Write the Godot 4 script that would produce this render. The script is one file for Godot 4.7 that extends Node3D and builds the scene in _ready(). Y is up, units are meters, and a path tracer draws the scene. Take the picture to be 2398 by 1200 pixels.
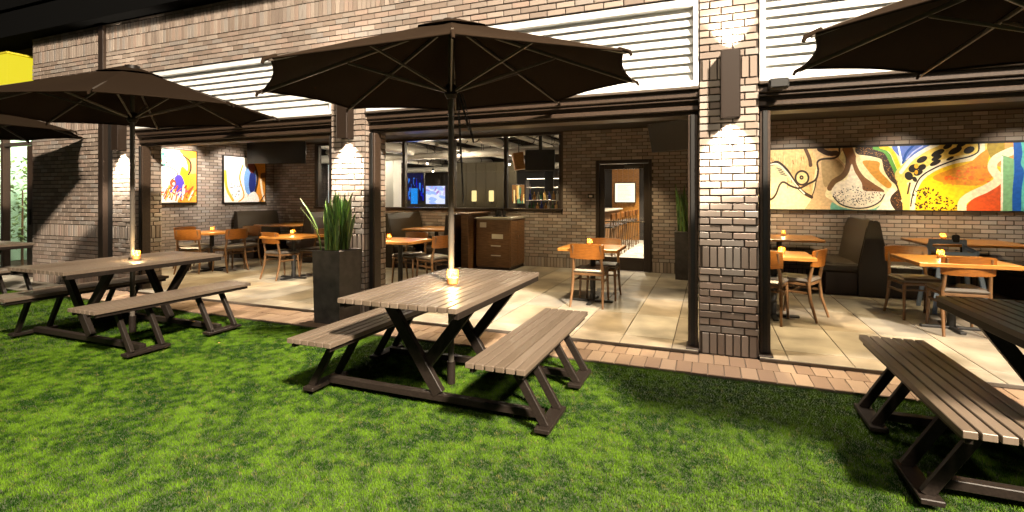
extends Node3D

# ---------------------------------------------------------------- mesh building
class MB:
	var v := PackedVector3Array()
	var n := PackedVector3Array()
	var c := PackedColorArray()
	var uv := PackedVector2Array()
	var ix := PackedInt32Array()
	var col := Color(1, 1, 1)
	func quad(a: Vector3, b: Vector3, cc: Vector3, d: Vector3) -> void:
		var nn := (b - a).cross(cc - a)
		if nn.length() < 1e-12:
			nn = (cc - a).cross(d - a)
		nn = nn.normalized()
		var k := v.size()
		v.append_array(PackedVector3Array([a, b, cc, d]))
		for i in 4:
			n.append(nn)
			c.append(col)
		uv.append_array(PackedVector2Array([Vector2(0, 1), Vector2(1, 1), Vector2(1, 0), Vector2(0, 0)]))
		ix.append_array(PackedInt32Array([k, k + 2, k + 1, k, k + 3, k + 2]))
	func tri(a: Vector3, b: Vector3, cc: Vector3) -> void:
		var nn := (b - a).cross(cc - a).normalized()
		var k := v.size()
		v.append_array(PackedVector3Array([a, b, cc]))
		for i in 3:
			n.append(nn)
			c.append(col)
			uv.append(Vector2.ZERO)
		ix.append_array(PackedInt32Array([k, k + 2, k + 1]))
	func box(ce: Vector3, s: Vector3, bs := Basis()) -> void:
		var h := s * 0.5
		var p := []
		for i in 8:
			p.append(ce + bs * Vector3(h.x if i & 1 else -h.x, h.y if i & 2 else -h.y, h.z if i & 4 else -h.z))
		quad(p[4], p[5], p[7], p[6])
		quad(p[1], p[0], p[2], p[3])
		quad(p[5], p[1], p[3], p[7])
		quad(p[0], p[4], p[6], p[2])
		quad(p[6], p[7], p[3], p[2])
		quad(p[0], p[1], p[5], p[4])
	func mm(x0: float, y0: float, z0: float, x1: float, y1: float, z1: float) -> void:
		box(Vector3(x0 + x1, y0 + y1, z0 + z1) * 0.5, Vector3(absf(x1 - x0), absf(y1 - y0), absf(z1 - z0)))
	# box with chamfered edges
	func cbox(ce: Vector3, s: Vector3, b: float, bs := Basis()) -> void:
		var h := s * 0.5
		b = minf(b, minf(h.x, minf(h.y, h.z)) * 0.9)
		var q := func(sx, sy, sz, ax):
			return ce + bs * Vector3(sx * (h.x - (0.0 if ax == 0 else b)), sy * (h.y - (0.0 if ax == 1 else b)), sz * (h.z - (0.0 if ax == 2 else b)))
		for s1 in [-1, 1]:
			if s1 > 0:
				quad(q.call(1, -1, 1, 0), q.call(1, -1, -1, 0), q.call(1, 1, -1, 0), q.call(1, 1, 1, 0))
				quad(q.call(-1, 1, 1, 1), q.call(1, 1, 1, 1), q.call(1, 1, -1, 1), q.call(-1, 1, -1, 1))
				quad(q.call(-1, -1, 1, 2), q.call(1, -1, 1, 2), q.call(1, 1, 1, 2), q.call(-1, 1, 1, 2))
			else:
				quad(q.call(-1, -1, -1, 0), q.call(-1, -1, 1, 0), q.call(-1, 1, 1, 0), q.call(-1, 1, -1, 0))
				quad(q.call(-1, -1, -1, 1), q.call(1, -1, -1, 1), q.call(1, -1, 1, 1), q.call(-1, -1, 1, 1))
				quad(q.call(1, -1, -1, 2), q.call(-1, -1, -1, 2), q.call(-1, 1, -1, 2), q.call(1, 1, -1, 2))
		for a in [-1, 1]:
			for e in [-1, 1]:
				edge(q.call(a, e, -1, 0), q.call(a, e, 1, 0), q.call(a, e, 1, 1), q.call(a, e, -1, 1), ce)
				edge(q.call(a, -1, e, 0), q.call(a, 1, e, 0), q.call(a, 1, e, 2), q.call(a, -1, e, 2), ce)
				edge(q.call(-1, a, e, 1), q.call(1, a, e, 1), q.call(1, a, e, 2), q.call(-1, a, e, 2), ce)
				for g in [-1, 1]:
					edge3(q.call(a, e, g, 0), q.call(a, e, g, 1), q.call(a, e, g, 2), ce)
	func edge(a: Vector3, b: Vector3, cc: Vector3, d: Vector3, ce: Vector3) -> void:
		if (b - a).cross(cc - a).dot((a + cc) * 0.5 - ce) < 0:
			quad(d, cc, b, a)
		else:
			quad(a, b, cc, d)
	func edge3(a: Vector3, b: Vector3, cc: Vector3, ce: Vector3) -> void:
		if (b - a).cross(cc - a).dot(a - ce) < 0:
			tri(a, cc, b)
		else:
			tri(a, b, cc)
	# bar of rectangular section w (across) x d between two points
	func bar(a: Vector3, b: Vector3, w: float, d: float, side := Vector3(0, 0, 1), ch := 0.003) -> void:
		var y := (b - a).normalized()
		var z := (side - y * side.dot(y)).normalized()
		var x := y.cross(z)
		cbox((a + b) * 0.5, Vector3(w, (b - a).length(), d), ch, Basis(x, y, z))
	# smooth tube through points
	func tube(pts: Array, rad: Array, sides := 10, cap := true, squash := 1.0) -> void:
		var k0 := v.size()
		var m := pts.size()
		var up := Vector3(0.13, 0.21, 0.97).normalized()
		for i in m:
			var t: Vector3 = ((pts[mini(i + 1, m - 1)] as Vector3) - (pts[maxi(i - 1, 0)] as Vector3)).normalized()
			var x := t.cross(up)
			if x.length() < 0.1:
				x = t.cross(Vector3(1, 0, 0))
			x = x.normalized()
			var y := x.cross(t)
			for j in sides:
				var a := TAU * j / sides
				var r := x * cos(a) + y * sin(a) * squash
				v.append(pts[i] + r * float(rad[i]))
				n.append(r.normalized())
				c.append(col)
				uv.append(Vector2(float(j) / sides, float(i) / m))
		for i in m - 1:
			for j in sides:
				var a := k0 + i * sides + j
				var b := k0 + i * sides + (j + 1) % sides
				ix.append_array(PackedInt32Array([a, b, a + sides, b, b + sides, a + sides]))
		if cap:
			for e in [0, m - 1]:
				var ks := k0 + int(e) * sides
				var t: Vector3 = (pts[0] - pts[1]).normalized() if e == 0 else (pts[m - 1] - pts[m - 2]).normalized()
				var kc := v.size()
				v.append(pts[e]); n.append(t); c.append(col); uv.append(Vector2(0.5, 0.5))
				for j in sides:
					v.append(v[ks + j]); n.append(t); c.append(col); uv.append(Vector2(0.5, 0.5))
				for j in sides:
					ix.append_array(PackedInt32Array([kc, kc + 1 + (j + 1) % sides, kc + 1 + j] if e == 0 else [kc, kc + 1 + j, kc + 1 + (j + 1) % sides]))
	func lathe(ce: Vector3, prof: Array, sides := 20) -> void:
		var pts := []
		for i in prof.size() - 1:
			var a: Vector2 = prof[i]
			var b: Vector2 = prof[i + 1]
			var nd := Vector2(b.y - a.y, -(b.x - a.x)).normalized()
			var k := v.size()
			for j in sides + 1:
				var t := TAU * j / sides
				var d := Vector3(cos(t), 0, sin(t))
				for p in [a, b]:
					v.append(ce + d * p.x + Vector3(0, p.y, 0))
					n.append((d * nd.x + Vector3(0, nd.y, 0)).normalized())
					c.append(col)
					uv.append(Vector2(float(j) / sides, p.y))
			for j in sides:
				var q := k + j * 2
				ix.append_array(PackedInt32Array([q, q + 2, q + 1, q + 1, q + 2, q + 3]))
	# smooth grid surface: rows of points
	func grid(rows: Array, flip := false) -> void:
		var k := v.size()
		var m := rows.size()
		var w: int = rows[0].size()
		for i in m:
			for j in w:
				var du: Vector3 = rows[i][mini(j + 1, w - 1)] - rows[i][maxi(j - 1, 0)]
				var dv: Vector3 = rows[mini(i + 1, m - 1)][j] - rows[maxi(i - 1, 0)][j]
				var nn := du.cross(dv).normalized()
				v.append(rows[i][j])
				n.append(-nn if flip else nn)
				c.append(col)
				uv.append(Vector2(float(j) / (w - 1), float(i) / (m - 1)))
		for i in m - 1:
			for j in w - 1:
				var a := k + i * w + j
				if flip:
					ix.append_array(PackedInt32Array([a, a + 1, a + w, a + 1, a + w + 1, a + w]))
				else:
					ix.append_array(PackedInt32Array([a, a + w, a + 1, a + 1, a + w, a + w + 1]))
	func mesh() -> ArrayMesh:
		var ar := []
		ar.resize(Mesh.ARRAY_MAX)
		ar[Mesh.ARRAY_VERTEX] = v
		ar[Mesh.ARRAY_NORMAL] = n
		ar[Mesh.ARRAY_COLOR] = c
		ar[Mesh.ARRAY_TEX_UV] = uv
		ar[Mesh.ARRAY_INDEX] = ix
		var m := ArrayMesh.new()
		m.add_surface_from_arrays(Mesh.PRIMITIVE_TRIANGLES, ar)
		return m

var rng := RandomNumberGenerator.new()
var names := {}
var M := {}
var brick_mats := []
var box_cache := {}
const CAM := Vector3(0, 1.48, 5.05)
const YAW := 21.58

func numbered(s: String) -> String:
	var k: int = names.get(s, 0)
	names[s] = k + 1
	return s if k == 0 else "%s_%03d" % [s, k]

func tag(o: Node, label: String, category: String, group := "") -> Node:
	o.set_meta("label", label)
	o.set_meta("category", category)
	if group:
		o.set_meta("group", group)
	return o

func thing(called: String, label: String, category: String, at := Vector3.ZERO, turn := 0.0, group := "") -> Node3D:
	var o := Node3D.new()
	o.name = numbered(called)
	add_child(o)
	o.position = at
	o.rotation.y = turn
	tag(o, label, category, group)
	return o

func setting(called: String) -> Node3D:
	var o := Node3D.new()
	o.name = numbered(called)
	add_child(o)
	o.set_meta("kind", "structure")
	return o

func put(m: Mesh, called: String, mat: Material, parent: Node, at := Vector3.ZERO, bs := Basis()) -> MeshInstance3D:
	var o := MeshInstance3D.new()
	o.mesh = m
	o.material_override = mat
	o.name = called
	parent.add_child(o, true)
	o.transform = Transform3D(bs, at)
	return o

func part(b: MB, called: String, mat: Material, parent: Node) -> MeshInstance3D:
	return put(b.mesh(), called, mat, parent)

func cbox_mesh(s: Vector3, ch: float) -> ArrayMesh:
	var key := [s.snapped(Vector3.ONE * 0.0005), ch]
	if not box_cache.has(key):
		var b := MB.new()
		b.cbox(Vector3.ZERO, s, ch)
		box_cache[key] = b.mesh()
	return box_cache[key]

# one chamfered box as a part
func cb(called: String, mat: Material, parent: Node, lo: Vector3, hi: Vector3, ch := 0.004) -> MeshInstance3D:
	return put(cbox_mesh((hi - lo).abs(), ch), called, mat, parent, (lo + hi) * 0.5)

func dup(o: Node3D, at: Vector3, turn: float, label: String, group := "") -> Node3D:
	var r: Node3D = o.duplicate()
	var base := String(o.name)
	r.name = numbered(base)
	add_child(r)
	r.position = at
	r.rotation.y = turn
	r.set_meta("label", label)
	if group:
		r.set_meta("group", group)
	return r

# ---------------------------------------------------------------- materials
func L(r: float, g: float, b: float) -> Color:
	return Color(r, g, b).linear_to_srgb()

func noise_tex(seed_: int, freq: float, lo: float, hi: float, size := 512, kind := FastNoiseLite.TYPE_SIMPLEX_SMOOTH, oct := 4, stretch := Vector2.ONE, tint := Color(1, 1, 1)) -> ImageTexture:
	var fn := FastNoiseLite.new()
	fn.seed = seed_
	fn.noise_type = kind
	fn.frequency = freq
	fn.fractal_octaves = oct
	var im := Image.create(size, size, false, Image.FORMAT_RGB8)
	# tileable by blending the noise on a torus-like wrap
	for y in size:
		for x in size:
			var wx := float(x) / size
			var wy := float(y) / size
			var a := fn.get_noise_2d(x * stretch.x, y * stretch.y)
			var b := fn.get_noise_2d((x - size) * stretch.x, y * stretch.y)
			var c := fn.get_noise_2d(x * stretch.x, (y - size) * stretch.y)
			var d := fn.get_noise_2d((x - size) * stretch.x, (y - size) * stretch.y)
			var t := lerpf(lerpf(a, b, wx), lerpf(c, d, wx), wy) * 1.5
			var k := lerpf(lo, hi, clampf(t * 0.5 + 0.5, 0, 1))
			im.set_pixel(x, y, Color(pow(k, 1.0 / 1.0) * tint.r, k * tint.g, k * tint.b))
	return ImageTexture.create_from_image(im)

func mat(col: Color, rough := 0.7, metal := 0.0, tex: Texture2D = null, scale := 1.0, world := true) -> StandardMaterial3D:
	var m := StandardMaterial3D.new()
	m.albedo_color = col
	m.roughness = rough
	m.metallic = metal
	if tex:
		m.albedo_texture = tex
		m.uv1_triplanar = true
		m.uv1_world_triplanar = world
		m.uv1_scale = Vector3.ONE * scale
	return m

func glow(col: Color, energy: float) -> StandardMaterial3D:
	var m := StandardMaterial3D.new()
	m.albedo_color = Color(0.05, 0.05, 0.05)
	m.emission_enabled = true
	m.emission = col
	m.emission_energy_multiplier = energy
	return m

func make_materials() -> void:
	var grain := noise_tex(3, 0.09, 0.62, 1.0, 256, FastNoiseLite.TYPE_SIMPLEX_SMOOTH, 4)
	var speck := noise_tex(5, 0.35, 0.66, 1.0, 256, FastNoiseLite.TYPE_SIMPLEX_SMOOTH, 2)
	var cloud := noise_tex(9, 0.012, 0.6, 1.0, 512, FastNoiseLite.TYPE_SIMPLEX_SMOOTH, 5)
	var wood := noise_tex(11, 0.02, 0.62, 1.0, 512, FastNoiseLite.TYPE_SIMPLEX_SMOOTH, 4, Vector2(0.5, 6.0))
	var wood_long := noise_tex(12, 0.02, 0.84, 1.0, 512, FastNoiseLite.TYPE_SIMPLEX_SMOOTH, 4, Vector2(7.0, 0.5))
	var tones := [Vector3(0.40, 0.32, 0.262), Vector3(0.345, 0.275, 0.225), Vector3(0.45, 0.365, 0.3), Vector3(0.285, 0.22, 0.177), Vector3(0.40, 0.295, 0.235), Vector3(0.36, 0.31, 0.27), Vector3(0.31, 0.235, 0.185)]
	for t in tones:
		brick_mats.append(mat(L(t.x, t.y, t.z), 0.82, 0.0, speck, 6.0))
	M.brick_mass = mat(Color(1, 1, 1), 0.85, 0.0, speck, 6.0)
	M.brick_mass.vertex_color_use_as_albedo = true
	M.tones = tones
	M.mortar = mat(L(0.1, 0.074, 0.056), 0.95, 0.0, grain, 4.0)
	M.paver = []
	for t in [Vector3(0.27, 0.175, 0.11), Vector3(0.24, 0.15, 0.09), Vector3(0.3, 0.2, 0.125), Vector3(0.2, 0.12, 0.072)]:
		M.paver.append(mat(L(t.x, t.y, t.z), 0.85, 0.0, speck, 5.0))
	M.tile = []
	for t in [Vector3(0.37, 0.325, 0.265), Vector3(0.28, 0.238, 0.185), Vector3(0.42, 0.375, 0.31), Vector3(0.33, 0.272, 0.2), Vector3(0.31, 0.285, 0.25)]:
		M.tile.append(mat(L(t.x, t.y, t.z), 0.38, 0.0, cloud, 0.3))
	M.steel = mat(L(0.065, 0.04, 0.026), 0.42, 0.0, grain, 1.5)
	M.bronze = mat(L(0.024, 0.015, 0.01), 0.4, 0.2)
	M.black = mat(L(0.009, 0.008, 0.007), 0.5)
	M.roofblack = mat(L(0.004, 0.004, 0.004), 0.9)
	M.roofblack.metallic_specular = 0.1
	M.blacksatin = mat(L(0.014, 0.012, 0.01), 0.35)
	M.white = mat(L(0.72, 0.72, 0.7), 0.5)
	M.dark = mat(L(0.03, 0.022, 0.016), 0.8, 0.0, grain, 2.0)
	M.ceiling = mat(L(0.06, 0.045, 0.03), 0.9, 0.0, grain, 2.0)
	M.canvas = mat(L(0.02, 0.0125, 0.0075), 0.9, 0.0, speck, 9.0)
	M.canvas.metallic_specular = 0.12
	M.rib = mat(L(0.075, 0.062, 0.05), 0.35, 0.3)
	M.pole = mat(L(0.1, 0.085, 0.07), 0.25, 0.3)
	M.plank = []
	for t in [Vector3(0.1, 0.074, 0.053), Vector3(0.086, 0.063, 0.044), Vector3(0.113, 0.085, 0.062)]:
		var pm := mat(L(t.x, t.y, t.z), 0.42, 0.0, wood_long, 1.3, true)
		M.plank.append(pm)
	M.frame = mat(L(0.018, 0.013, 0.01), 0.45, 0.1, grain, 2.0)
	M.frame.metallic_specular = 0.3
	M.chair_wood = mat(L(0.34, 0.115, 0.016), 0.35, 0.0, wood, 1.4, false)
	M.chair_leg = mat(L(0.2, 0.1, 0.04), 0.38, 0.0, wood, 1.6, false)
	M.table_wood = mat(L(0.5, 0.215, 0.045), 0.3, 0.0, wood, 1.0, false)
	M.cushion = mat(L(0.10, 0.085, 0.07), 0.38)
	M.leather = mat(L(0.06, 0.042, 0.024), 0.38, 0.0, grain, 3.0)
	M.leather_dark = mat(L(0.035, 0.02, 0.014), 0.4)
	M.cabinet = mat(L(0.3, 0.145, 0.058), 0.4, 0.0, wood, 0.8, false)
	M.stone_top = mat(L(0.5, 0.45, 0.37), 0.3, 0.0, speck, 5.0)
	M.paper = mat(L(0.7, 0.62, 0.48), 0.8)
	M.planter = mat(L(0.085, 0.072, 0.066), 0.45, 0.0, cloud, 1.0)
	M.soil = mat(L(0.06, 0.035, 0.02), 0.95, 0.0, speck, 8.0)
	M.leaf = mat(Color(1, 1, 1), 0.45)
	M.leaf.vertex_color_use_as_albedo = true
	M.leaf.backlight = Color(0.2, 0.25, 0.1)
	M.glass = StandardMaterial3D.new()
	M.glass.albedo_color = Color(0.05, 0.06, 0.06, 0.02)
	M.glass.transparency = BaseMaterial3D.TRANSPARENCY_ALPHA
	M.glass.roughness = 0.02
	M.concrete = mat(L(0.42, 0.37, 0.29), 0.8, 0.0, cloud, 0.6)
	M.soilground = mat(L(0.03, 0.045, 0.012), 0.95, 0.0, speck, 3.0)
	M.denim = mat(L(0.16, 0.22, 0.34), 0.6)
	M.duct = mat(L(0.75, 0.7, 0.62), 0.5, 0.0, grain, 2.0)
	M.candle_glass = StandardMaterial3D.new()
	M.candle_glass.albedo_color = Color(1, 0.62, 0.2, 0.3)
	M.candle_glass.transparency = BaseMaterial3D.TRANSPARENCY_ALPHA
	M.candle_glass.roughness = 0.05
	M.flame = glow(Color(1.0, 0.76, 0.3), 16.0)
	M.lamp = glow(Color(1.0, 0.93, 0.82), 10.0)

func spot(parent: Node, at: Vector3, dir: Vector3, energy: float, angle: float, col: Color, size := 0.04, soft := 0.6) -> SpotLight3D:
	var l := SpotLight3D.new()
	l.name = "light"
	parent.add_child(l, true)
	l.position = at
	var up := Vector3(0, 1, 0) if absf(dir.normalized().y) < 0.95 else Vector3(0, 0, 1)
	l.basis = Basis.looking_at(dir, up)
	l.light_energy = energy
	l.light_color = col
	l.spot_range = 60.0
	l.spot_attenuation = 2.0
	l.spot_angle = angle
	l.spot_angle_attenuation = soft
	l.light_size = size
	l.shadow_enabled = true
	return l

func omni(parent: Node, at: Vector3, energy: float, col: Color, size := 0.03) -> OmniLight3D:
	var l := OmniLight3D.new()
	l.name = "light"
	parent.add_child(l, true)
	l.position = at
	l.light_energy = energy
	l.light_color = col
	l.omni_range = 12.0
	l.omni_attenuation = 2.0
	l.light_size = size
	l.shadow_enabled = true
	return l

# ---------------------------------------------------------------- brickwork
const COURSE := 0.0677
const JOINT := 0.0125

func bricks(parent: Node, origin: Vector3, nrm: Vector3, u0: float, u1: float, y0: float, y1: float, bands: Array, holes: Array, limit: int, min_px := 0.0) -> void:
	var ud := Vector3.UP.cross(nrm)
	var bs := Basis(ud, Vector3.UP, nrm)
	var cells := []
	var y := y0
	var row := 0
	while y < y1 - 0.02:
		var soldier := 0.0
		for b in bands:
			if absf(y - b[0]) < 0.012:
				soldier = b[1] - b[0]
		var hh := soldier if soldier > 0 else minf(COURSE, y1 - y)
		var step := COURSE if soldier > 0 else 0.2
		var u := floorf(u0 / step) * step - (0.1 if row % 2 and soldier == 0 else 0.0)
		while u < u1:
			var a := maxf(u, u0)
			var b := minf(u + step, u1)
			for h in holes:
				if y + hh * 0.5 > h[1] and y + hh * 0.5 < h[3]:
					if a >= h[0] - 0.001 and b <= h[2] + 0.001:
						b = a
					elif a < h[0] and b > h[0]:
						b = h[0]
					elif a < h[2] and b > h[2]:
						a = h[2]
			if b - a > 0.03:
				var cc := origin + ud * ((a + b) * 0.5) + Vector3(0, y + hh * 0.5, 0)
				cells.append([cc.distance_to(CAM), cc, b - a - JOINT, hh - JOINT])
			u += step
		y += hh
		row += 1
	cells.sort_custom(func(p, q): return p[0] < q[0])
	var mass := MB.new()
	for i in cells.size():
		var q = cells[i]
		var proud := rng.randf_range(-0.0015, 0.002)
		var at: Vector3 = q[1] + nrm * (0.002 + proud)
		var tone := rng.randi() % brick_mats.size()
		if i < limit:
			put(cbox_mesh(Vector3(q[2], q[3], 0.022), 0.003), "brick", brick_mats[tone], parent, at, bs * Basis(Vector3(0, 0, 1), rng.randf_range(-0.004, 0.004)))
		else:
			var t: Vector3 = M.tones[tone]
			var k := rng.randf_range(0.92, 1.06)
			mass.col = Color(t.x * k, t.y * k, t.z * k)
			mass.box(at, Vector3(q[2], q[3], 0.022), bs)
	if mass.ix.size():
		var o := part(mass, "far_bricks", M.brick_mass, parent)
		o.set_meta("kind", "stuff")

# ---------------------------------------------------------------- outdoor furniture
func picnic_set(cx: float, label: String) -> Node3D:
	var t := thing("picnic_table", label, "picnic table", Vector3(cx, 0, 1.525), 0.0, "picnic tables on the lawn")
	var n := 13
	var pitch := 0.92 / n
	for i in n:
		var x := -0.46 + pitch * (i + 0.5)
		var m: Material = M.plank[rng.randi() % 3]
		if i == 6:
			put(cbox_mesh(Vector3(pitch - 0.012, 0.034, 0.765), 0.003), "plank", m, t, Vector3(x, 0.773, 0.4225))
			put(cbox_mesh(Vector3(pitch - 0.012, 0.034, 0.765), 0.003), "plank", m, t, Vector3(x, 0.773, -0.4225))
		else:
			put(cbox_mesh(Vector3(pitch - 0.012, 0.034, 1.61), 0.003), "plank", m, t, Vector3(x, 0.773, 0))
	for s in [-1, 1]:
		for i in 6:
			var x2: float = s * 0.71 - 0.2 + 0.4 / 6 * (i + 0.5)
			put(cbox_mesh(Vector3(0.4 / 6 - 0.0115, 0.034, 1.61), 0.003), "seat_plank", M.plank[rng.randi() % 3], t, Vector3(x2, 0.453, 0))
		var r := MB.new()
		r.cbox(Vector3(s * 0.44, 0.738, 0), Vector3(0.03, 0.045, 1.56), 0.003)
		part(r, "apron_rail", M.frame, t)
		var r2 := MB.new()
		r2.cbox(Vector3(s * 0.87, 0.422, 0), Vector3(0.03, 0.036, 1.56), 0.003)
		r2.cbox(Vector3(s * 0.55, 0.422, 0), Vector3(0.03, 0.036, 1.56), 0.003)
		part(r2, "bench_rail", M.frame, t)
	for zf in [0.38, -0.42]:
		var b := MB.new()
		b.cbox(Vector3(0, 0.045, zf), Vector3(1.76, 0.05, 0.06), 0.004)
		part(b, "base_bar", M.frame, t)
		var a := MB.new()
		a.bar(Vector3(-0.36, 0.737, zf + 0.01), Vector3(0.1, 0.071, zf + 0.01), 0.085, 0.05)
		part(a, "leg", M.frame, t)
		var a2 := MB.new()
		a2.bar(Vector3(0.36, 0.737, zf - 0.012), Vector3(-0.01, 0.27, zf - 0.012), 0.085, 0.05)
		part(a2, "leg", M.frame, t)
		var c := MB.new()
		c.cbox(Vector3(0, 0.728, zf), Vector3(0.84, 0.03, 0.05), 0.003)
		part(c, "cross_rail", M.frame, t)
		for s in [-1, 1]:
			var f := MB.new()
			f.cbox(Vector3(s * 0.93, 0.02, zf), Vector3(0.1, 0.028, 0.4), 0.004)
			part(f, "foot_plate", M.frame, t)
			for dz in [-0.14, 0.14]:
				var l := MB.new()
				l.bar(Vector3(s * 0.94, 0.03, zf + dz), Vector3(s * 0.7, 0.425, zf + dz), 0.055, 0.035)
				part(l, "bench_leg", M.frame, t)
			var k := MB.new()
			k.cbox(Vector3(s * 0.71, 0.425, zf), Vector3(0.3, 0.028, 0.34), 0.003)
			part(k, "bench_bracket", M.frame, t)
	return t

func umbrella(cx: float, cz: float, rim: float, rad: float, rot: float, tilt: float, tdir: float, label: String, pole_x: float, pole_z: float, cords := false) -> Node3D:
	var t := thing("patio_umbrella", label, "umbrella", Vector3(pole_x, 0, pole_z), 0.0, "brown octagonal umbrellas over the picnic tables")
	var off := Vector3(cx - pole_x, 0, cz - pole_z)
	var apex := 0.52
	# tilt: lowers the rim towards direction tdir
	var dirv := Vector3(sin(tdir), 0, cos(tdir))
	var ax := Vector3.UP.cross(dirv).normalized()
	var bs := Basis(ax, atan2(tilt, rad)) * Basis(Vector3.UP, rot)
	var xf := Transform3D(bs, Vector3(off.x, rim, off.z))
	var p := MB.new()
	p.tube([Vector3(0, 0.05, 0), Vector3(0, rim + apex - 0.02, 0)], [0.024, 0.024], 16)
	part(p, "pole", M.pole, t)
	var ba := MB.new()
	ba.tube([Vector3(0, -0.02, 0), Vector3(0, 0.16, 0)], [0.033, 0.033], 16)
	part(ba, "ground_sleeve", M.frame, t)
	var can := MB.new()
	var vent := MB.new()
	for k in 8:
		var a0 := TAU * k / 8.0
		var a1 := TAU * (k + 1) / 8.0
		for which in 2:
			var rows := []
			var nr := 9 if which == 0 else 4
			for i in nr + 1:
				var f := float(i) / nr
				var rowp := []
				for j in 9:
					var g := j / 8.0
					var e0 := Vector3(sin(a0), 0, cos(a0))
					var e1 := Vector3(sin(a1), 0, cos(a1))
					var d := e0.lerp(e1, g)
					var bow := sin(PI * g)
					var q: Vector3
					if which == 0:
						var ff := 0.13 + 0.87 * f
						var rr := rad * ff * (1.0 - 0.032 * bow * f * f)
						q = Vector3(d.x * rr, apex * (1.0 - ff) - 0.035 * bow * sin(PI * f) + 0.012 * bow * f, d.z * rr)
					else:
						var ff2 := 0.24 * f
						q = Vector3(d.x * rad * ff2 * (1.0 - 0.1 * bow * f), apex * (1.0 - ff2) + 0.024 - 0.008 * f + 0.015 * bow * f, d.z * rad * ff2 * (1.0 - 0.1 * bow * f))
					rowp.append(xf * q)
				rows.append(rowp)
			if which == 0:
				can.grid(rows, true)
				# folded hem along the rim
				var hem := []
				var hr := []
				for j in 9:
					hem.append(rows[nr][j] + Vector3(0, -0.006, 0))
					hr.append(0.008)
				can.tube(hem, hr, 6, true)
			else:
				vent.grid(rows, true)
		var e := Vector3(sin(a0), 0, cos(a0))
		var rb := MB.new()
		rb.bar(xf * (e * 0.07 + Vector3(0, apex * 0.96 - 0.03, 0)), xf * (e * (rad + 0.02) + Vector3(0, -0.016, 0)), 0.018, 0.026, bs * Vector3(0, 1, 0))
		var rbo := part(rb, "rib", M.rib, t)
		var cp := MB.new()
		cp.tube([xf * (e * (rad - 0.03) + Vector3(0, 0.012, 0)), xf * (e * (rad + 0.045) + Vector3(0, -0.02, 0)), xf * (e * (rad + 0.055) + Vector3(0, -0.045, 0))], [0.014, 0.013, 0.009], 8)
		part(cp, "end_cap", M.canvas, rbo)
		var s := MB.new()
		s.bar(Vector3(0, rim - 0.06, 0) + (bs * e) * 0.045, xf * (e * rad * 0.56 + Vector3(0, apex * 0.44 - 0.03, 0)), 0.014, 0.02, bs * Vector3(0, 1, 0))
		part(s, "strut", M.rib, t)
	part(can, "canopy", M.canvas, t)
	part(vent, "vent", M.canvas, t)
	var hub := MB.new()
	hub.lathe(Vector3(0, rim - 0.06, 0), [Vector2(0.0, 0.05), Vector2(0.04, 0.05), Vector2(0.052, 0.02), Vector2(0.052, -0.03), Vector2(0.035, -0.06), Vector2(0.026, -0.06)], 20)
	part(hub, "hub", M.frame, t)
	var h2 := MB.new()
	h2.lathe(Vector3(0, rim + apex - 0.06, 0), [Vector2(0.0, 0.05), Vector2(0.07, 0.05), Vector2(0.075, 0.0), Vector2(0.05, -0.05), Vector2(0.03, -0.05)], 20)
	part(h2, "crown_hub", M.frame, t)
	var sl := MB.new()
	sl.tube([Vector3(0, 0.74, 0), Vector3(0, 0.80, 0), Vector3(0, 0.81, 0)], [0.036, 0.036, 0.03], 16)
	part(sl, "pole_collar", M.frame, t)
	if cords:
		for w in [[0.05, 1.42, 0.015], [0.085, 2.0, 0.03], [0.11, 1.9, -0.01]]:
			var pts := []
			var rr := []
			var n := 14
			for i in n + 1:
				var f := float(i) / n
				var x: float = 0.05 + w[0] * (0.4 + sin(PI * f))
				var yy: float = rim - 0.09 - (rim - 0.09 - float(w[1])) * sin(PI * f)
				pts.append(Vector3(x + 0.02 * f, yy, 0.03 + float(w[2]) * f))
				rr.append(0.0045)
			var c := MB.new()
			c.tube(pts, rr, 6)
			part(c, "cord", M.black, t)
	return t

func candle(at: Vector3, label: String, energy := 0.35, big := 1.0) -> Node3D:
	var t := thing("votive_candle", label, "candle", at, 0.0, "candles on the tables")
	var g := MB.new()
	g.lathe(Vector3.ZERO, [Vector2(0.0, 0.002), Vector2(0.03 * big, 0.002), Vector2(0.034 * big, 0.01), Vector2(0.036 * big, 0.09 * big), Vector2(0.033 * big, 0.09 * big), Vector2(0.031 * big, 0.012)], 16)
	part(g, "glass_holder", M.candle_glass, t)
	var w := MB.new()
	w.lathe(Vector3.ZERO, [Vector2(0.0, 0.045 * big), Vector2(0.026 * big, 0.045 * big), Vector2(0.026 * big, 0.012)], 14)
	part(w, "wax", M.flame_wax, t)
	var f := MB.new()
	f.lathe(Vector3(0, 0.046 * big, 0), [Vector2(0.0, 0.042), Vector2(0.007, 0.03), Vector2(0.012, 0.014), Vector2(0.008, 0.003), Vector2(0.0, 0.0)], 10)
	part(f, "flame", M.flame, t)
	omni(t, Vector3(0, 0.064 * big, 0), energy, Color(1.0, 0.86, 0.6), 0.008)
	return t

func loft(b: MB, secs: Array) -> void:
	for i in secs.size() - 1:
		var p = secs[i]
		var q = secs[i + 1]
		var m: int = p.size()
		var ce := Vector3.ZERO
		for x in p:
			ce += x
		for x in q:
			ce += x
		ce /= 2.0 * m
		for j in m:
			b.edge(p[j], p[(j + 1) % m], q[(j + 1) % m], q[j], ce)
	var f = secs[0]
	var l = secs[secs.size() - 1]
	var nx: Vector3 = secs[1][0]
	b.edge(f[0], f[1], f[2], f[3], nx)
	b.edge(l[0], l[1], l[2], l[3], secs[secs.size() - 2][0])

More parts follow.
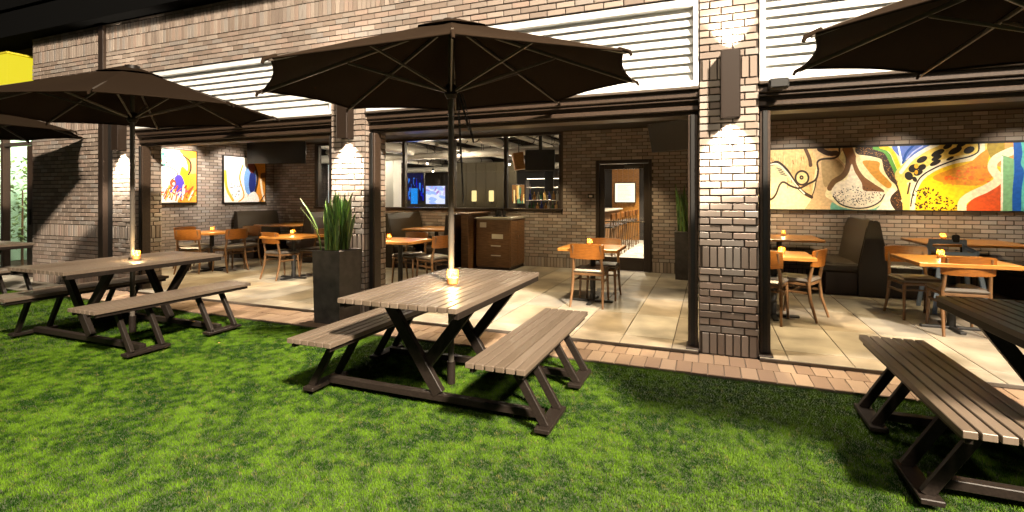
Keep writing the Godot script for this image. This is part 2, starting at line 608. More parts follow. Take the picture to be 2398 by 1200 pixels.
func make_chair(label: String, group: String) -> Node3D:
	var t := thing("dining_chair", label, "chair", Vector3.ZERO, 0.0, group)
	var s := MB.new()
	s.cbox(Vector3(0, 0.468, 0.0), Vector3(0.43, 0.05, 0.43), 0.022)
	part(s, "seat_cushion", M.cushion, t)
	var sf := MB.new()
	sf.cbox(Vector3(0, 0.427, 0.0), Vector3(0.41, 0.032, 0.41), 0.006)
	part(sf, "seat_frame", M.chair_leg, t)
	var secs := []
	for i in 11:
		var g := i / 10.0 * 2.0 - 1.0
		var x := g * 0.225
		var zb := -0.285 + 0.045 * g * g
		var hh := 0.1 - 0.012 * pow(absf(g), 6.0)
		var th := 0.011
		var ya := 0.735 - hh
		var yb := 0.735 + hh
		secs.append([Vector3(x, ya, zb + th + 0.012), Vector3(x, yb, zb + th - 0.012), Vector3(x, yb, zb - th - 0.012), Vector3(x, ya, zb - th + 0.012)])
	var bk := MB.new()
	loft(bk, secs)
	part(bk, "backrest", M.chair_wood, t)
	for sx in [-1, 1]:
		var l := MB.new()
		l.tube([Vector3(sx * 0.2, 0.0, 0.2), Vector3(sx * 0.185, 0.43, 0.17)], [0.014, 0.02], 8)
		part(l, "leg", M.chair_leg, t)
		var r := MB.new()
		r.tube([Vector3(sx * 0.215, 0.0, -0.285), Vector3(sx * 0.2, 0.25, -0.21), Vector3(sx * 0.195, 0.45, -0.19), Vector3(sx * 0.185, 0.62, -0.225), Vector3(sx * 0.18, 0.815, -0.275)], [0.014, 0.019, 0.021, 0.018, 0.014], 8)
		part(r, "leg", M.chair_leg, t)
		var q := MB.new()
		q.bar(Vector3(sx * 0.19, 0.33, 0.18), Vector3(sx * 0.2, 0.33, -0.2), 0.018, 0.024, Vector3(0, 1, 0))
		part(q, "stretcher", M.chair_leg, t)
	var q2 := MB.new()
	q2.bar(Vector3(-0.195, 0.33, 0.02), Vector3(0.195, 0.33, 0.02), 0.018, 0.022, Vector3(0, 1, 0))
	part(q2, "stretcher", M.chair_leg, t)
	return t

func make_table(at: Vector3, sx: float, sz: float, label: String) -> Node3D:
	var t := thing("dining_table", label, "table", at, 0.0, "square wooden dining tables")
	var b := MB.new()
	b.cbox(Vector3(0, 0.74, 0), Vector3(sx, 0.042, sz), 0.005)
	part(b, "tabletop", M.table_wood, t)
	var c := MB.new()
	c.tube([Vector3(0, 0.02, 0), Vector3(0, 0.71, 0)], [0.038, 0.038], 14)
	part(c, "column", M.black, t)
	var p := MB.new()
	p.cbox(Vector3(0, 0.71, 0), Vector3(0.4, 0.016, 0.4), 0.002)
	part(p, "top_plate", M.black, t)
	for a in [0.0, PI / 2]:
		var f := MB.new()
		f.cbox(Vector3(0, 0.016, 0), Vector3(0.56, 0.03, 0.06), 0.008, Basis(Vector3.UP, a + 0.0))
		part(f, "foot", M.black, t)
	return t

func booth_table(x0: float, x1: float, label: String) -> void:
	var t := thing("booth_table", label, "table", Vector3((x0 + x1) * 0.5, 0.03, -4.15), 0.0, "tables between the booth seats")
	var b := MB.new()
	b.cbox(Vector3(0, 0.775, 0), Vector3(x1 - x0, 0.04, 1.1), 0.012)
	part(b, "tabletop", M.table_wood, t)
	var c := MB.new()
	c.tube([Vector3(0, 0.02, 0), Vector3(0, 0.755, 0)], [0.04, 0.04], 14)
	part(c, "column", M.black, t)
	var f := MB.new()
	f.cbox(Vector3(0, 0.016, 0), Vector3(0.5, 0.03, 0.5), 0.01)
	part(f, "foot", M.black, t)

# seats on one or both sides of a tapering back
func booth(xc: float, sides: Array, mat_: Material, label: String, z0 := -3.55, z1 := -4.76, wide := 0.56) -> void:
	var t := thing("dining_booth", label, "booth", Vector3(xc, 0.03, (z0 + z1) * 0.5), 0.0, "upholstered booth seats along the brick wall")
	var d := absf(z1 - z0) * 0.5
	for s in sides:
		var st := MB.new()
		st.cbox(Vector3(s * (0.1 + wide * 0.5), 0.4, 0), Vector3(wide, 0.14, d * 2), 0.035)
		part(st, "seat_cushion", mat_, t)
		var bs := MB.new()
		bs.cbox(Vector3(s * (0.12 + wide * 0.42), 0.165, 0), Vector3(wide * 0.84, 0.33, d * 2 - 0.06), 0.004)
		part(bs, "base", M.leather_dark, t)
		var secs := []
		for i in 7:
			var f := i / 6.0
			var y := 0.42 + 0.68 * f
			var outer: float = s * (0.2 - 0.13 * f) if i < 6 else s * 0.05
			var yy := y if i < 6 else y + 0.006
			secs.append([Vector3(s * 0.004, yy, d), Vector3(outer, yy, d), Vector3(outer, yy, -d), Vector3(s * 0.004, yy, -d)])
		var bk := MB.new()
		loft(bk, secs)
		part(bk, "backrest", mat_, t)
	var ep := MB.new()
	var w := 0.19 if sides.size() == 2 else 0.1
	var off: float = 0.0 if sides.size() == 2 else sides[0] * 0.09
	loft(ep, [[Vector3(off - w, 0.0, d + 0.002), Vector3(off + w, 0.0, d + 0.002), Vector3(off + w, 0.0, d + 0.024), Vector3(off - w, 0.0, d + 0.024)], [Vector3(off - w, 0.4, d + 0.002), Vector3(off + w, 0.4, d + 0.002), Vector3(off + w, 0.4, d + 0.024), Vector3(off - w, 0.4, d + 0.024)], [Vector3(off - w * 0.35, 1.09, d + 0.002), Vector3(off + w * 0.35, 1.09, d + 0.002), Vector3(off + w * 0.35, 1.09, d + 0.024), Vector3(off - w * 0.35, 1.09, d + 0.024)]])
	part(ep, "end_panel", mat_, t)

func snake_plant(at: Vector3, w: float, hgt: float, leaves: int, lmin: float, lmax: float, label_pot: String, label_plant: String, extra := false) -> void:
	var t := thing("planter", label_pot, "planter", at, 0.0, "tall dark planters")
	var b := MB.new()
	var wb := w * 0.46
	var wt := w * 0.5
	loft(b, [[Vector3(-wb, 0, -wb), Vector3(wb, 0, -wb), Vector3(wb, 0, wb), Vector3(-wb, 0, wb)], [Vector3(-wt, hgt, -wt), Vector3(wt, hgt, -wt), Vector3(wt, hgt, wt), Vector3(-wt, hgt, wt)]])
	part(b, "pot", M.planter, t)
	var so := MB.new()
	so.cbox(Vector3(0, hgt + 0.004, 0), Vector3(w * 0.9, 0.03, w * 0.9), 0.01)
	part(so, "soil", M.soil, t)
	for s in [-1, 1]:
		cb("rim", M.planter, t, Vector3(-wt, hgt, s * wt - s * 0.022), Vector3(wt, hgt + 0.02, s * wt + s * 0.002), 0.003)
		cb("rim", M.planter, t, Vector3(s * wt - s * 0.022, hgt, -wt + 0.023), Vector3(s * wt + s * 0.002, hgt + 0.02, wt - 0.023), 0.003)
	var p := thing("snake_plant", label_plant, "plant", at + Vector3(0, hgt + 0.018, 0), 0.0, "snake plants")
	for k in leaves:
		var a := rng.randf() * TAU
		var r := sqrt(rng.randf()) * w * 0.34
		var base := Vector3(cos(a) * r, 0, sin(a) * r)
		var lean := Vector3(cos(a), 0, sin(a)) * rng.randf_range(0.0, 0.08) + Vector3(rng.randf_range(-0.04, 0.04), 0, rng.randf_range(-0.04, 0.04))
		leaf(p, base, lean, rng.randf_range(lmin, lmax), rng.randf_range(0.02, 0.036), rng.randf() * TAU)
	if extra:
		leaf(p, Vector3(-0.15, 0, 0.1), Vector3(-0.24, 0, 0.1), 0.62, 0.024, 0.6)
		leaf(p, Vector3(-0.12, 0.0, 0.14), Vector3(-0.2, 0, 0.12), 0.5, 0.02, 0.2)

func leaf(p: Node3D, base: Vector3, lean: Vector3, ln: float, wid: float, turn: float) -> void:
	var rows := []
	var b := MB.new()
	var n := 7
	var side := Vector3(cos(turn), 0, sin(turn))
	var nrm := Vector3(-sin(turn), 0, cos(turn))
	var dark := rng.randf_range(0.7, 1.15)
	var prev := []
	for i in n + 1:
		var f := float(i) / n
		var tw := turn + f * 0.7
		side = Vector3(cos(tw), 0, sin(tw))
		nrm = Vector3(-sin(tw), 0, cos(tw))
		var c := base + Vector3(0, ln * f, 0) + lean * f * f
		var w := wid * (0.75 + 0.6 * f) * (1.0 - pow(f, 4.0)) + 0.002
		var cup := w * 0.35
		var cur := [c - side * w + nrm * cup, c - side * w * 0.82 + nrm * cup * 0.6, c, c + side * w * 0.82 + nrm * cup * 0.6, c + side * w + nrm * cup]
		if i > 0:
			for j in 4:
				var stripe := 0.75 + 0.35 * sin(f * 21.0 + j * 2.0)
				b.col = Color(0.2, 0.27, 0.05) if (j == 0 or j == 3) else Color(0.08 * stripe * dark, 0.17 * stripe * dark, 0.04 * stripe * dark)
				b.quad(prev[j], prev[j + 1], cur[j + 1], cur[j])
		prev = cur
	part(b, "leaf", M.leaf, p)

func sconce(at: Vector3, label: String) -> void:
	var t := thing("wall_sconce", label, "wall lamp", at, 0.0, "dark wall sconces on the brick pillars")
	var w := 0.078
	for s in [-1, 1]:
		cb("side_plate", M.bronze, t, Vector3(s * w - 0.004, -0.305, 0.0), Vector3(s * w + 0.004, 0.305, 0.13), 0.002)
	cb("front_plate", M.bronze, t, Vector3(-w + 0.004, -0.305, 0.122), Vector3(w - 0.004, 0.305, 0.13), 0.002)
	cb("back_plate", M.bronze, t, Vector3(-w + 0.004, -0.305, 0.0), Vector3(w - 0.004, 0.305, 0.006), 0.002)
	for s in [-1, 1]:
		var b := MB.new()
		b.lathe(Vector3(0, s * 0.24, 0.07), [Vector2(0.0, s * 0.012), Vector2(0.045, s * 0.012), Vector2(0.05, 0.0), Vector2(0.0, 0.0)], 18)
		part(b, "lamp_lens", M.lamp, t)
		spot(t, Vector3(0, s * 0.262, 0.088), Vector3(0, s, 0.0), 17.0 if s < 0 else 6.0, 42.0, Color(1.0, 0.94, 0.85), 0.03, 0.6)

func downlight(at: Vector3, energy: float, angle := 52.0, dir := Vector3(0, -1, 0), col := Color(1.0, 0.89, 0.69)) -> void:
	var t := thing("recessed_downlight", "small round recessed ceiling light over the brick dining room", "ceiling light", at, 0.0, "recessed ceiling lights")
	var r := MB.new()
	r.lathe(Vector3.ZERO, [Vector2(0.05, -0.003), Vector2(0.05, -0.008), Vector2(0.07, -0.008), Vector2(0.075, -0.001), Vector2(0.075, 0.002)], 20)
	part(r, "trim_ring", M.dark, t)
	var b := MB.new()
	b.lathe(Vector3.ZERO, [Vector2(0.0, -0.006), Vector2(0.05, -0.006), Vector2(0.05, -0.002), Vector2(0.0, -0.002)], 20)
	part(b, "lamp_lens", M.lamp, t)
	spot(t, Vector3(0, -0.02, 0), dir, energy, angle, col, 0.035, 0.55)

# ---------------------------------------------------------------- painted pictures
class Paint:
	var im: Image
	var ox := 0.0
	var sx := 1.0
	var top := Vector2.ZERO
	var bot := Vector2.ZERO
	var x0 := 0.0
	var x1 := 1.0
	func _init(w: int, h: int, base: Color) -> void:
		im = Image.create(w, h, false, Image.FORMAT_RGB8)
		im.fill(base)
	# from sketch coordinates to pixels
	func mp(p: Vector2) -> Vector2:
		var f := (p.x - x0) / (x1 - x0)
		var t := lerpf(top.x, top.y, f)
		var b := lerpf(bot.x, bot.y, f)
		return Vector2(f * im.get_width(), (p.y - t) / (b - t) * im.get_height())
	func poly(pts: Array, col: Color) -> void:
		var q := []
		var lo := 1e9
		var hi := -1e9
		for p in pts:
			var m := mp(p)
			q.append(m)
			lo = minf(lo, m.y)
			hi = maxf(hi, m.y)
		for y in range(maxi(0, int(lo)), mini(im.get_height(), int(hi) + 1)):
			var xs := []
			for i in q.size():
				var a: Vector2 = q[i]
				var b: Vector2 = q[(i + 1) % q.size()]
				var yy := y + 0.5
				if (a.y <= yy) != (b.y <= yy):
					xs.append(a.x + (yy - a.y) / (b.y - a.y) * (b.x - a.x))
			xs.sort()
			for k in range(0, xs.size() - 1, 2):
				var xa := clampi(int(round(xs[k])), 0, im.get_width())
				var xb := clampi(int(round(xs[k + 1])), 0, im.get_width())
				if xb > xa:
					im.fill_rect(Rect2i(xa, y, xb - xa, 1), col)
	func smooth(pts: Array, n := 10, closed := false) -> Array:
		var out := []
		var m := pts.size()
		for i in (m if closed else m - 1):
			var a: Vector2 = pts[(i - 1 + m) % m] if closed else pts[maxi(i - 1, 0)]
			var b: Vector2 = pts[i]
			var c: Vector2 = pts[(i + 1) % m]
			var d: Vector2 = pts[(i + 2) % m] if closed else pts[mini(i + 2, m - 1)]
			for k in n:
				out.append(b.cubic_interpolate(c, a, d, float(k) / n))
		if not closed:
			out.append(pts[m - 1])
		return out
	func blob(pts: Array, col: Color) -> void:
		poly(smooth(pts, 8, true), col)
	func disc(c: Vector2, rx: float, ry: float, col: Color, ang := 0.0) -> void:
		var pts := []
		for k in 20:
			var a := TAU * k / 20
			pts.append(c + Vector2(cos(a) * rx, sin(a) * ry).rotated(ang))
		poly(pts, col)
	func stroke(pts: Array, w: float, col: Color) -> void:
		var s := smooth(pts, 12)
		for i in s.size() - 1:
			var a: Vector2 = s[i]
			var b: Vector2 = s[i + 1]
			var d := (b - a)
			if d.length() < 0.01:
				continue
			var nn := d.orthogonal().normalized() * w * 0.5
			poly([a + nn, b + nn, b - nn, a - nn], col)
			disc(b, w * 0.5, w * 0.5, col)
	func grain(fn: FastNoiseLite, amp: float) -> void:
		for y in im.get_height():
			for x in im.get_width():
				var k := 1.0 + amp * fn.get_noise_2d(x, y)
				var p := im.get_pixel(x, y)
				im.set_pixel(x, y, Color(p.r * k, p.g * k, p.b * k))

func V(x: float, y: float) -> Vector2:
	return Vector2(x, y)

func mural_texture() -> ImageTexture:
	var p := Paint.new(1280, 330, Color(0.96, 0.9, 0.7))
	p.x0 = -34; p.x1 = 2715
	p.top = V(126, 45); p.bot = V(659, 683)
	var r := RandomNumberGenerator.new()
	r.seed = 77
	var brown := Color(0.2, 0.12, 0.06)
	# left: streaked peach ground
	p.blob([V(-60, 90), V(200, 100), V(540, 90), V(560, 200), V(520, 330), V(500, 480), V(480, 560), V(380, 500), V(280, 330), V(170, 230), V(-60, 250)], Color(0.9, 0.74, 0.5))
	for k in 160:
		var x := r.randf_range(80, 540)
		var y := r.randf_range(120, 430)
		if x < 250 and y > 250:
			continue
		p.stroke([V(x, y), V(x + r.randf_range(-8, 8), y + r.randf_range(20, 60))], r.randf_range(3, 9), Color(0.95, 0.85, 0.62).lerp(Color(0.6, 0.36, 0.14), r.randf() * r.randf()))
	p.stroke([V(430, 110), V(470, 200), V(480, 260)], 34, Color(0.34, 0.22, 0.12))
	p.blob([V(505, 100), V(770, 95), V(745, 190), V(805, 270), V(780, 340), V(700, 400), V(640, 470), V(620, 540), V(700, 600), V(760, 690), V(440, 690), V(480, 580), V(520, 480), V(545, 330), V(540, 220)], Color(0.83, 0.7, 0.52))
	p.blob([V(590, 210), V(700, 200), V(780, 260), V(790, 320), V(700, 390), V(620, 460), V(590, 360)], Color(0.66, 0.55, 0.38))
	p.stroke([V(-60, 235), V(90, 250), V(160, 235), V(250, 305), V(330, 420), V(400, 500), V(490, 552)], 30, brown)
	p.stroke([V(60, 262), V(160, 250), V(250, 325), V(340, 440), V(420, 520)], 14, Color(0.97, 0.94, 0.85))
	p.stroke([V(490, 552), V(520, 470), V(545, 340)], 10, brown)
	p.stroke([V(-60, 600), V(85, 575), V(140, 530), V(180, 440), V(220, 415), V(290, 450), V(370, 470), V(460, 430), V(530, 390), V(552, 310), V(545, 235), V(590, 205), V(700, 195), V(745, 160), V(750, 100)], 18, brown)
	for k in 4:
		p.stroke([V(150 + k * 12, 285 + k * 18), V(200 + k * 15, 300 + k * 18)], 7, brown)
	p.disc(V(398, 376), 72, 72, brown)
	p.disc(V(398, 376), 54, 54, Color(0.95, 0.86, 0.6))
	p.disc(V(394, 372), 20, 20, brown)
	p.disc(V(394, 372), 6, 6, Color(0.9, 0.8, 0.5))
	# vase with dotted belly
	p.stroke([V(560, 110), V(640, 150), V(720, 150)], 46, Color(0.22, 0.13, 0.08))
	p.stroke([V(800, 110), V(830, 190), V(822, 290), V(780, 360), V(700, 410), V(660, 470)], 50, Color(0.42, 0.3, 0.16))
	p.blob([V(780, 90), V(900, 90), V(900, 230), V(960, 350), V(1060, 430), V(1150, 500), V(1050, 540), V(950, 500), V(900, 380), V(850, 250)], Color(0.52, 0.33, 0.16))
	p.blob([V(860, 250), V(890, 320), V(950, 420), V(970, 490), V(1080, 500), V(1155, 515), V(1120, 590), V(1000, 640), V(880, 645), V(760, 610), V(690, 550), V(680, 480), V(740, 420), V(820, 380)], Color(0.96, 0.9, 0.8))
	for k in 150:
		var a := r.randf() * TAU
		var q := sqrt(r.randf())
		var c := V(910 + cos(a) * q * 215, 540 + sin(a) * q * 90)
		p.disc(c, 4.5, 4.0, Color(0.18, 0.14, 0.1))
	p.stroke([V(690, 540), V(760, 615), V(880, 652), V(1010, 645), V(1110, 595), V(1150, 530)], 12, Color(0.16, 0.13, 0.1))
	p.blob([V(680, 600), V(760, 640), V(900, 668), V(1050, 660), V(1150, 610), V(1200, 690), V(720, 700)], Color(0.46, 0.72, 0.62))
	p.stroke([V(880, 95), V(930, 210), V(1010, 320), V(1110, 420), V(1190, 490), V(1230, 450), V(1200, 380), V(1140, 300), V(1130, 230), V(1060, 205), V(950, 215)], 24, Color(0.95, 0.86, 0.66))
	p.blob([V(960, 225), V(1060, 220), V(1110, 240), V(1110, 310), V(1180, 390), V(1215, 440), V(1180, 470), V(1090, 400), V(1010, 310)], Color(0.8, 0.56, 0.16))
	p.blob([V(1180, 500), V(1240, 480), V(1260, 690), V(1080, 690), V(1120, 620)], Color(0.95, 0.92, 0.84))
	p.stroke([V(930, 120), V(1060, 140), V(1160, 180), V(1190, 290), V(1230, 360), V(1285, 420), V(1305, 500), V(1245, 585), V(1330, 700)], 88, Color(0.2, 0.12, 0.06))
	for k in 240:
		var path := [V(930, 120), V(1060, 140), V(1160, 180), V(1190, 290), V(1230, 360), V(1285, 420), V(1305, 500), V(1245, 585), V(1330, 680)]
		var i := r.randi() % (path.size() - 1)
		var c2: Vector2 = (path[i] as Vector2).lerp(path[i + 1], r.randf()) + V(r.randf_range(-34, 34), r.randf_range(-30, 30))
		p.disc(c2, r.randf_range(2, 6), r.randf_range(2, 5), Color(0.62, 0.42, 0.18))
	# rays
	p.stroke([V(1060, 100), V(1160, 140), V(1220, 250), V(1260, 350)], 34, Color(0.36, 0.6, 0.22))
	p.stroke([V(1120, 90), V(1210, 130), V(1260, 240), V(1290, 330)], 38, Color(0.95, 0.8, 0.12))
	p.blob([V(1230, 80), V(1560, 70), V(1470, 130), V(1380, 190), V(1310, 290), V(1290, 200)], Color(0.36, 0.46, 0.78))
	p.stroke([V(1270, 80), V(1290, 180), V(1305, 260)], 16, Color(0.92, 0.95, 0.97))
	p.stroke([V(1400, 80), V(1340, 150), V(1310, 240)], 20, Color(0.08, 0.3, 0.62))
	p.stroke([V(1480, 85), V(1400, 140), V(1340, 210)], 12, Color(0.72, 0.76, 0.93))
	# yellow ground and the speckled white arm
	p.blob([V(1380, 700), V(1400, 520), V(1460, 380), V(1620, 260), V(1840, 190), V(2000, 80), V(2140, 60), V(2120, 300), V(2090, 480), V(1900, 560), V(1830, 700)], Color(0.96, 0.78, 0.06))
	p.stroke([V(1310, 360), V(1420, 250), V(1560, 160), V(1720, 110), V(1920, 80)], 150, Color(0.95, 0.83, 0.42))
	p.stroke([V(1300, 420), V(1340, 560), V(1350, 690)], 80, Color(0.95, 0.84, 0.4))
	p.stroke([V(1290, 330), V(1380, 210), V(1500, 120), V(1600, 70)], 34, Color(0.97, 0.95, 0.88))
	p.stroke([V(1390, 700), V(1400, 540), V(1450, 400), V(1560, 300), V(1720, 230), V(1880, 195), V(1945, 140), V(1950, 50)], 46, Color(0.97, 0.93, 0.8))
	p.stroke([V(1375, 640), V(1400, 500), V(1460, 370), V(1580, 285), V(1740, 215), V(1850, 185), V(1920, 140), V(1925, 60)], 12, Color(0.1, 0.08, 0.06))
	for q in [[1470, 210, 48, 26], [1400, 290, 44, 36], [1470, 280, 36, 26], [1600, 150, 60, 24], [1590, 195, 46, 20], [1740, 130, 60, 26], [1580, 240, 50, 20], [1700, 200, 34, 12], [1680, 90, 40, 20], [1850, 125, 46, 30], [1790, 75, 44, 18], [1360, 360, 34, 40], [1440, 330, 40, 24], [1410, 390, 18, 26]]:
		p.disc(V(q[0], q[1]), q[2], q[3], Color(0.12, 0.08, 0.05), -0.5)
	p.disc(V(1423, 270), 18, 22, Color(0.88, 0.66, 0.1))
	p.disc(V(1423, 325), 15, 20, Color(0.88, 0.66, 0.1))
	p.stroke([V(1370, 420), V(1350, 520)], 16, Color(0.3, 0.2, 0.08))
	# orange bloom
	p.blob([V(1560, 370), V(1700, 300), V(1850, 240), V(1960, 140), V(2010, 130), V(1990, 280), V(2030, 370), V(1950, 440), V(1800, 445), V(1640, 420)], Color(0.9, 0.58, 0.12))
	for k in 90:
		var c3 := V(r.randf_range(1600, 2010), r.randf_range(220, 430))
		if c3.y < 420 - (c3.x - 1560) * 0.55:
			continue
		p.disc(c3, r.randf_range(8, 24), r.randf_range(8, 20), Color(0.95, 0.42, 0.12).lerp(Color(0.92, 0.66, 0.2), r.randf()))
	for k in 120:
		var c4 := V(r.randf_range(1400, 1750), r.randf_range(470, 670))
		if c4.y < 450 + absf(c4.x - 1500) * 0.6:
			continue
		p.disc(c4, r.randf_range(5, 15), r.randf_range(4, 9), Color(0.24, 0.15, 0.05), r.randf() * 3.0)
	p.blob([V(2000, 60), V(2180, 50), V(2190, 120), V(2060, 200), V(2010, 180)], Color(0.62, 0.52, 0.08))
	p.blob([V(2130, 50), V(2210, 40), V(2210, 260), V(2090, 280), V(2050, 220), V(2120, 130)], Color(0.9, 0.6, 0.32))
	p.blob([V(1820, 710), V(1860, 590), V(1960, 510), V(2100, 440), V(2110, 710)], Color(0.87, 0.33, 0.09))
	p.stroke([V(2190, 130), V(2060, 205), V(2030, 290), V(2075, 390), V(1990, 470), V(1870, 535), V(1800, 600), V(1795, 700)], 72, Color(0.97, 0.91, 0.76))
	# upright colour panels
	p.poly([V(2100, 170), V(2200, 210), V(2200, 720), V(2095, 720)], Color(0.5, 0.7, 0.5))
	p.poly([V(2096, 180), V(2112, 180), V(2110, 720), V(2092, 720)], Color(0.97, 0.93, 0.82))
	p.poly([V(2190, 30), V(2420, 30), V(2420, 720), V(2190, 720)], Color(0.36, 0.72, 0.68))
	p.blob([V(2190, 20), V(2235, 20), V(2255, 150), V(2245, 250), V(2268, 330), V(2250, 480), V(2240, 720), V(2186, 720), V(2182, 500), V(2196, 300)], Color(0.02, 0.33, 0.68))
	p.poly([V(2420, 20), V(2760, 20), V(2760, 720), V(2420, 720)], Color(0.2, 0.5, 0.52))
	p.blob([V(2420, 720), V(2500, 480), V(2620, 420), V(2760, 500), V(2760, 720)], Color(0.75, 0.24, 0.14))
	var fn := FastNoiseLite.new()
	fn.seed = 4
	fn.frequency = 0.05
	p.grain(fn, 0.12)
	return ImageTexture.create_from_image(p.im)

func painting_texture(which: int) -> ImageTexture:
	var p := Paint.new(240, 320, Color(0.95, 0.92, 0.88))
	p.x1 = 100
	p.bot = V(130, 130)
	var r := RandomNumberGenerator.new()
	r.seed = 31 + which
	if which == 0:
		p.poly([V(60, 0), V(100, 0), V(100, 130), V(55, 130)], Color(0.92, 0.62, 0.18))
		p.blob([V(0, 0), V(34, 0), V(40, 26), V(22, 40), V(0, 34)], Color(0.55, 0.8, 0.72))
		for k in 26:
			p.disc(V(r.randf_range(0, 36), r.randf_range(0, 40)), r.randf_range(1, 4), r.randf_range(1, 4), [Color(0.1, 0.45, 0.4), Color(0.95, 0.95, 0.9), Color(0.15, 0.15, 0.2), Color(0.85, 0.6, 0.5)][k % 4])
		p.blob([V(34, 8), V(62, 6), V(78, 36), V(72, 62), V(52, 60), V(40, 40)], Color(0.98, 0.95, 0.9))
		p.blob([V(66, 40), V(82, 60), V(80, 92), V(66, 84), V(60, 62)], Color(0.93, 0.82, 0.1))
		p.poly([V(84, 18), V(100, 16), V(100, 56), V(84, 58)], Color(0.93, 0.66, 0.42))
		p.stroke([V(66, 12), V(84, 26), V(86, 46), V(80, 60)], 3.5, Color(0.15, 0.1, 0.08))
		p.stroke([V(28, 40), V(50, 50), V(54, 64), V(40, 76), V(40, 96)], 2.2, Color(0.15, 0.12, 0.1))
		p.blob([V(50, 66), V(62, 62), V(70, 78), V(72, 98), V(82, 100), V(66, 110), V(60, 118), V(50, 108), V(36, 104), V(46, 92)], Color(0.32, 0.24, 0.72))
		p.disc(V(44, 82), 7, 9, Color(0.6, 0.3, 0.12))
		p.disc(V(46, 84), 3, 4, Color(0.95, 0.93, 0.9))
		for k in 60:
			var x := r.randf_range(0, 100)
			p.stroke([V(x, r.randf_range(100, 128)), V(x + r.randf_range(2, 14), r.randf_range(86, 112))], r.randf_range(1.5, 4), [Color(0.93, 0.42, 0.06), Color(0.95, 0.7, 0.15), Color(0.85, 0.25, 0.06), Color(0.97, 0.93, 0.86)][k % 4])
	elif which == 1:
		p.poly([V(55, 0), V(100, 0), V(100, 130), V(55, 130)], Color(0.86, 0.56, 0.16))
		p.blob([V(12, 6), V(34, 0), V(44, 30), V(42, 90), V(30, 122), V(10, 112), V(4, 60)], Color(0.98, 0.97, 0.95))
		p.stroke([V(2, 40), V(6, 90), V(20, 124)], 6, Color(0.93, 0.72, 0.2))
		p.blob([V(52, 30), V(66, 16), V(76, 46), V(74, 90), V(62, 108), V(50, 98), V(46, 60)], Color(0.45, 0.62, 0.85))
		p.blob([V(62, 44), V(74, 48), V(74, 86), V(64, 104), V(58, 80)], Color(0.08, 0.14, 0.42))
		p.stroke([V(60, 4), V(74, 26), V(80, 60), V(74, 100)], 5, Color(0.2, 0.1, 0.06))
		p.blob([V(56, 10), V(66, 6), V(74, 34), V(66, 44), V(58, 34)], Color(0.5, 0.2, 0.1))
		p.blob([V(58, 108), V(74, 100), V(84, 128), V(56, 130)], Color(0.96, 0.93, 0.9))
		p.stroke([V(88, 60), V(92, 100), V(98, 126)], 5, Color(0.96, 0.9, 0.8))
		p.stroke([V(98, 108), V(88, 128)], 2.5, Color(0.1, 0.1, 0.12))
		p.poly([V(88, 44), V(100, 40), V(100, 56), V(88, 58)], Color(0.4, 0.24, 0.1))
		p.stroke([V(44, 20), V(36, 60), V(46, 110), V(34, 128)], 3, Color(0.93, 0.6, 0.15))
		for k in 14:
			p.disc(V(r.randf_range(14, 40), r.randf_range(70, 120)), 1.2, 1.8, Color(0.2, 0.15, 0.2))
	else:
		p.poly([V(0, 0), V(100, 0), V(100, 130), V(0, 130)], Color(0.75, 0.85, 0.93))
		p.blob([V(10, 0), V(60, 10), V(70, 60), V(50, 120), V(20, 130), V(0, 80)], Color(0.97, 0.97, 0.97))
		p.blob([V(50, 40), V(80, 60), V(76, 130), V(40, 130)], Color(0.3, 0.5, 0.85))
		p.stroke([V(90, 0), V(84, 60), V(94, 130)], 14, Color(0.9, 0.5, 0.12))
	var fn := FastNoiseLite.new()
	fn.seed = 8 + which
	fn.frequency = 0.08
	p.grain(fn, 0.1)
	return ImageTexture.create_from_image(p.im)

func art_mat(tex: Texture2D) -> StandardMaterial3D:
	var m := StandardMaterial3D.new()
	m.albedo_texture = tex
	m.roughness = 0.55
	m.texture_repeat = false
	return m

# a painted canvas on a wall: a and b are the lower corners seen from the front
func artwork(called: String, label: String, category: String, a: Vector3, b: Vector3, height: float, nrm: Vector3, tex: Texture2D, group := "") -> void:
	var ud := (b - a).normalized()
	var w := (b - a).length()
	var t := thing(called, label, category, (a + b) * 0.5, 0.0, group)
	var bs := Basis(ud, Vector3.UP, nrm)
	put(cbox_mesh(Vector3(w, height, 0.036), 0.003), "stretcher_box", M.dark, t, Vector3(0, height * 0.5, 0) + nrm * 0.02, bs)
	var q := MB.new()
	var h := w * 0.5 - 0.004
	q.quad(-ud * h + nrm * 0.041 + Vector3(0, 0.006, 0), ud * h + nrm * 0.041 + Vector3(0, 0.006, 0), ud * h + nrm * 0.041 + Vector3(0, height - 0.006, 0), -ud * h + nrm * 0.041 + Vector3(0, height - 0.006, 0))
	part(q, "painted_canvas", art_mat(tex), t)
	for s in [-1, 1]:
		put(cbox_mesh(Vector3(0.016, height + 0.03, 0.05), 0.003), "frame_edge", M.black, t, ud * s * (w * 0.5 + 0.008) + Vector3(0, height * 0.5, 0) + nrm * 0.027, bs)
		put(cbox_mesh(Vector3(w, 0.015, 0.05), 0.003), "frame_edge", M.black, t, Vector3(0, height * 0.5 + s * (height * 0.5 + 0.0075), 0) + nrm * 0.027, bs)

# ---------------------------------------------------------------- the building
const PILLARS := [[-8.84, -8.33], [-4.468, -3.953], [-0.093, 0.42], [4.3, 4.81]]
const BANDS := [[0.0, 0.203], [0.812, 1.015], [2.572, 2.775], [3.79, 3.993], [3.993, 4.196]]

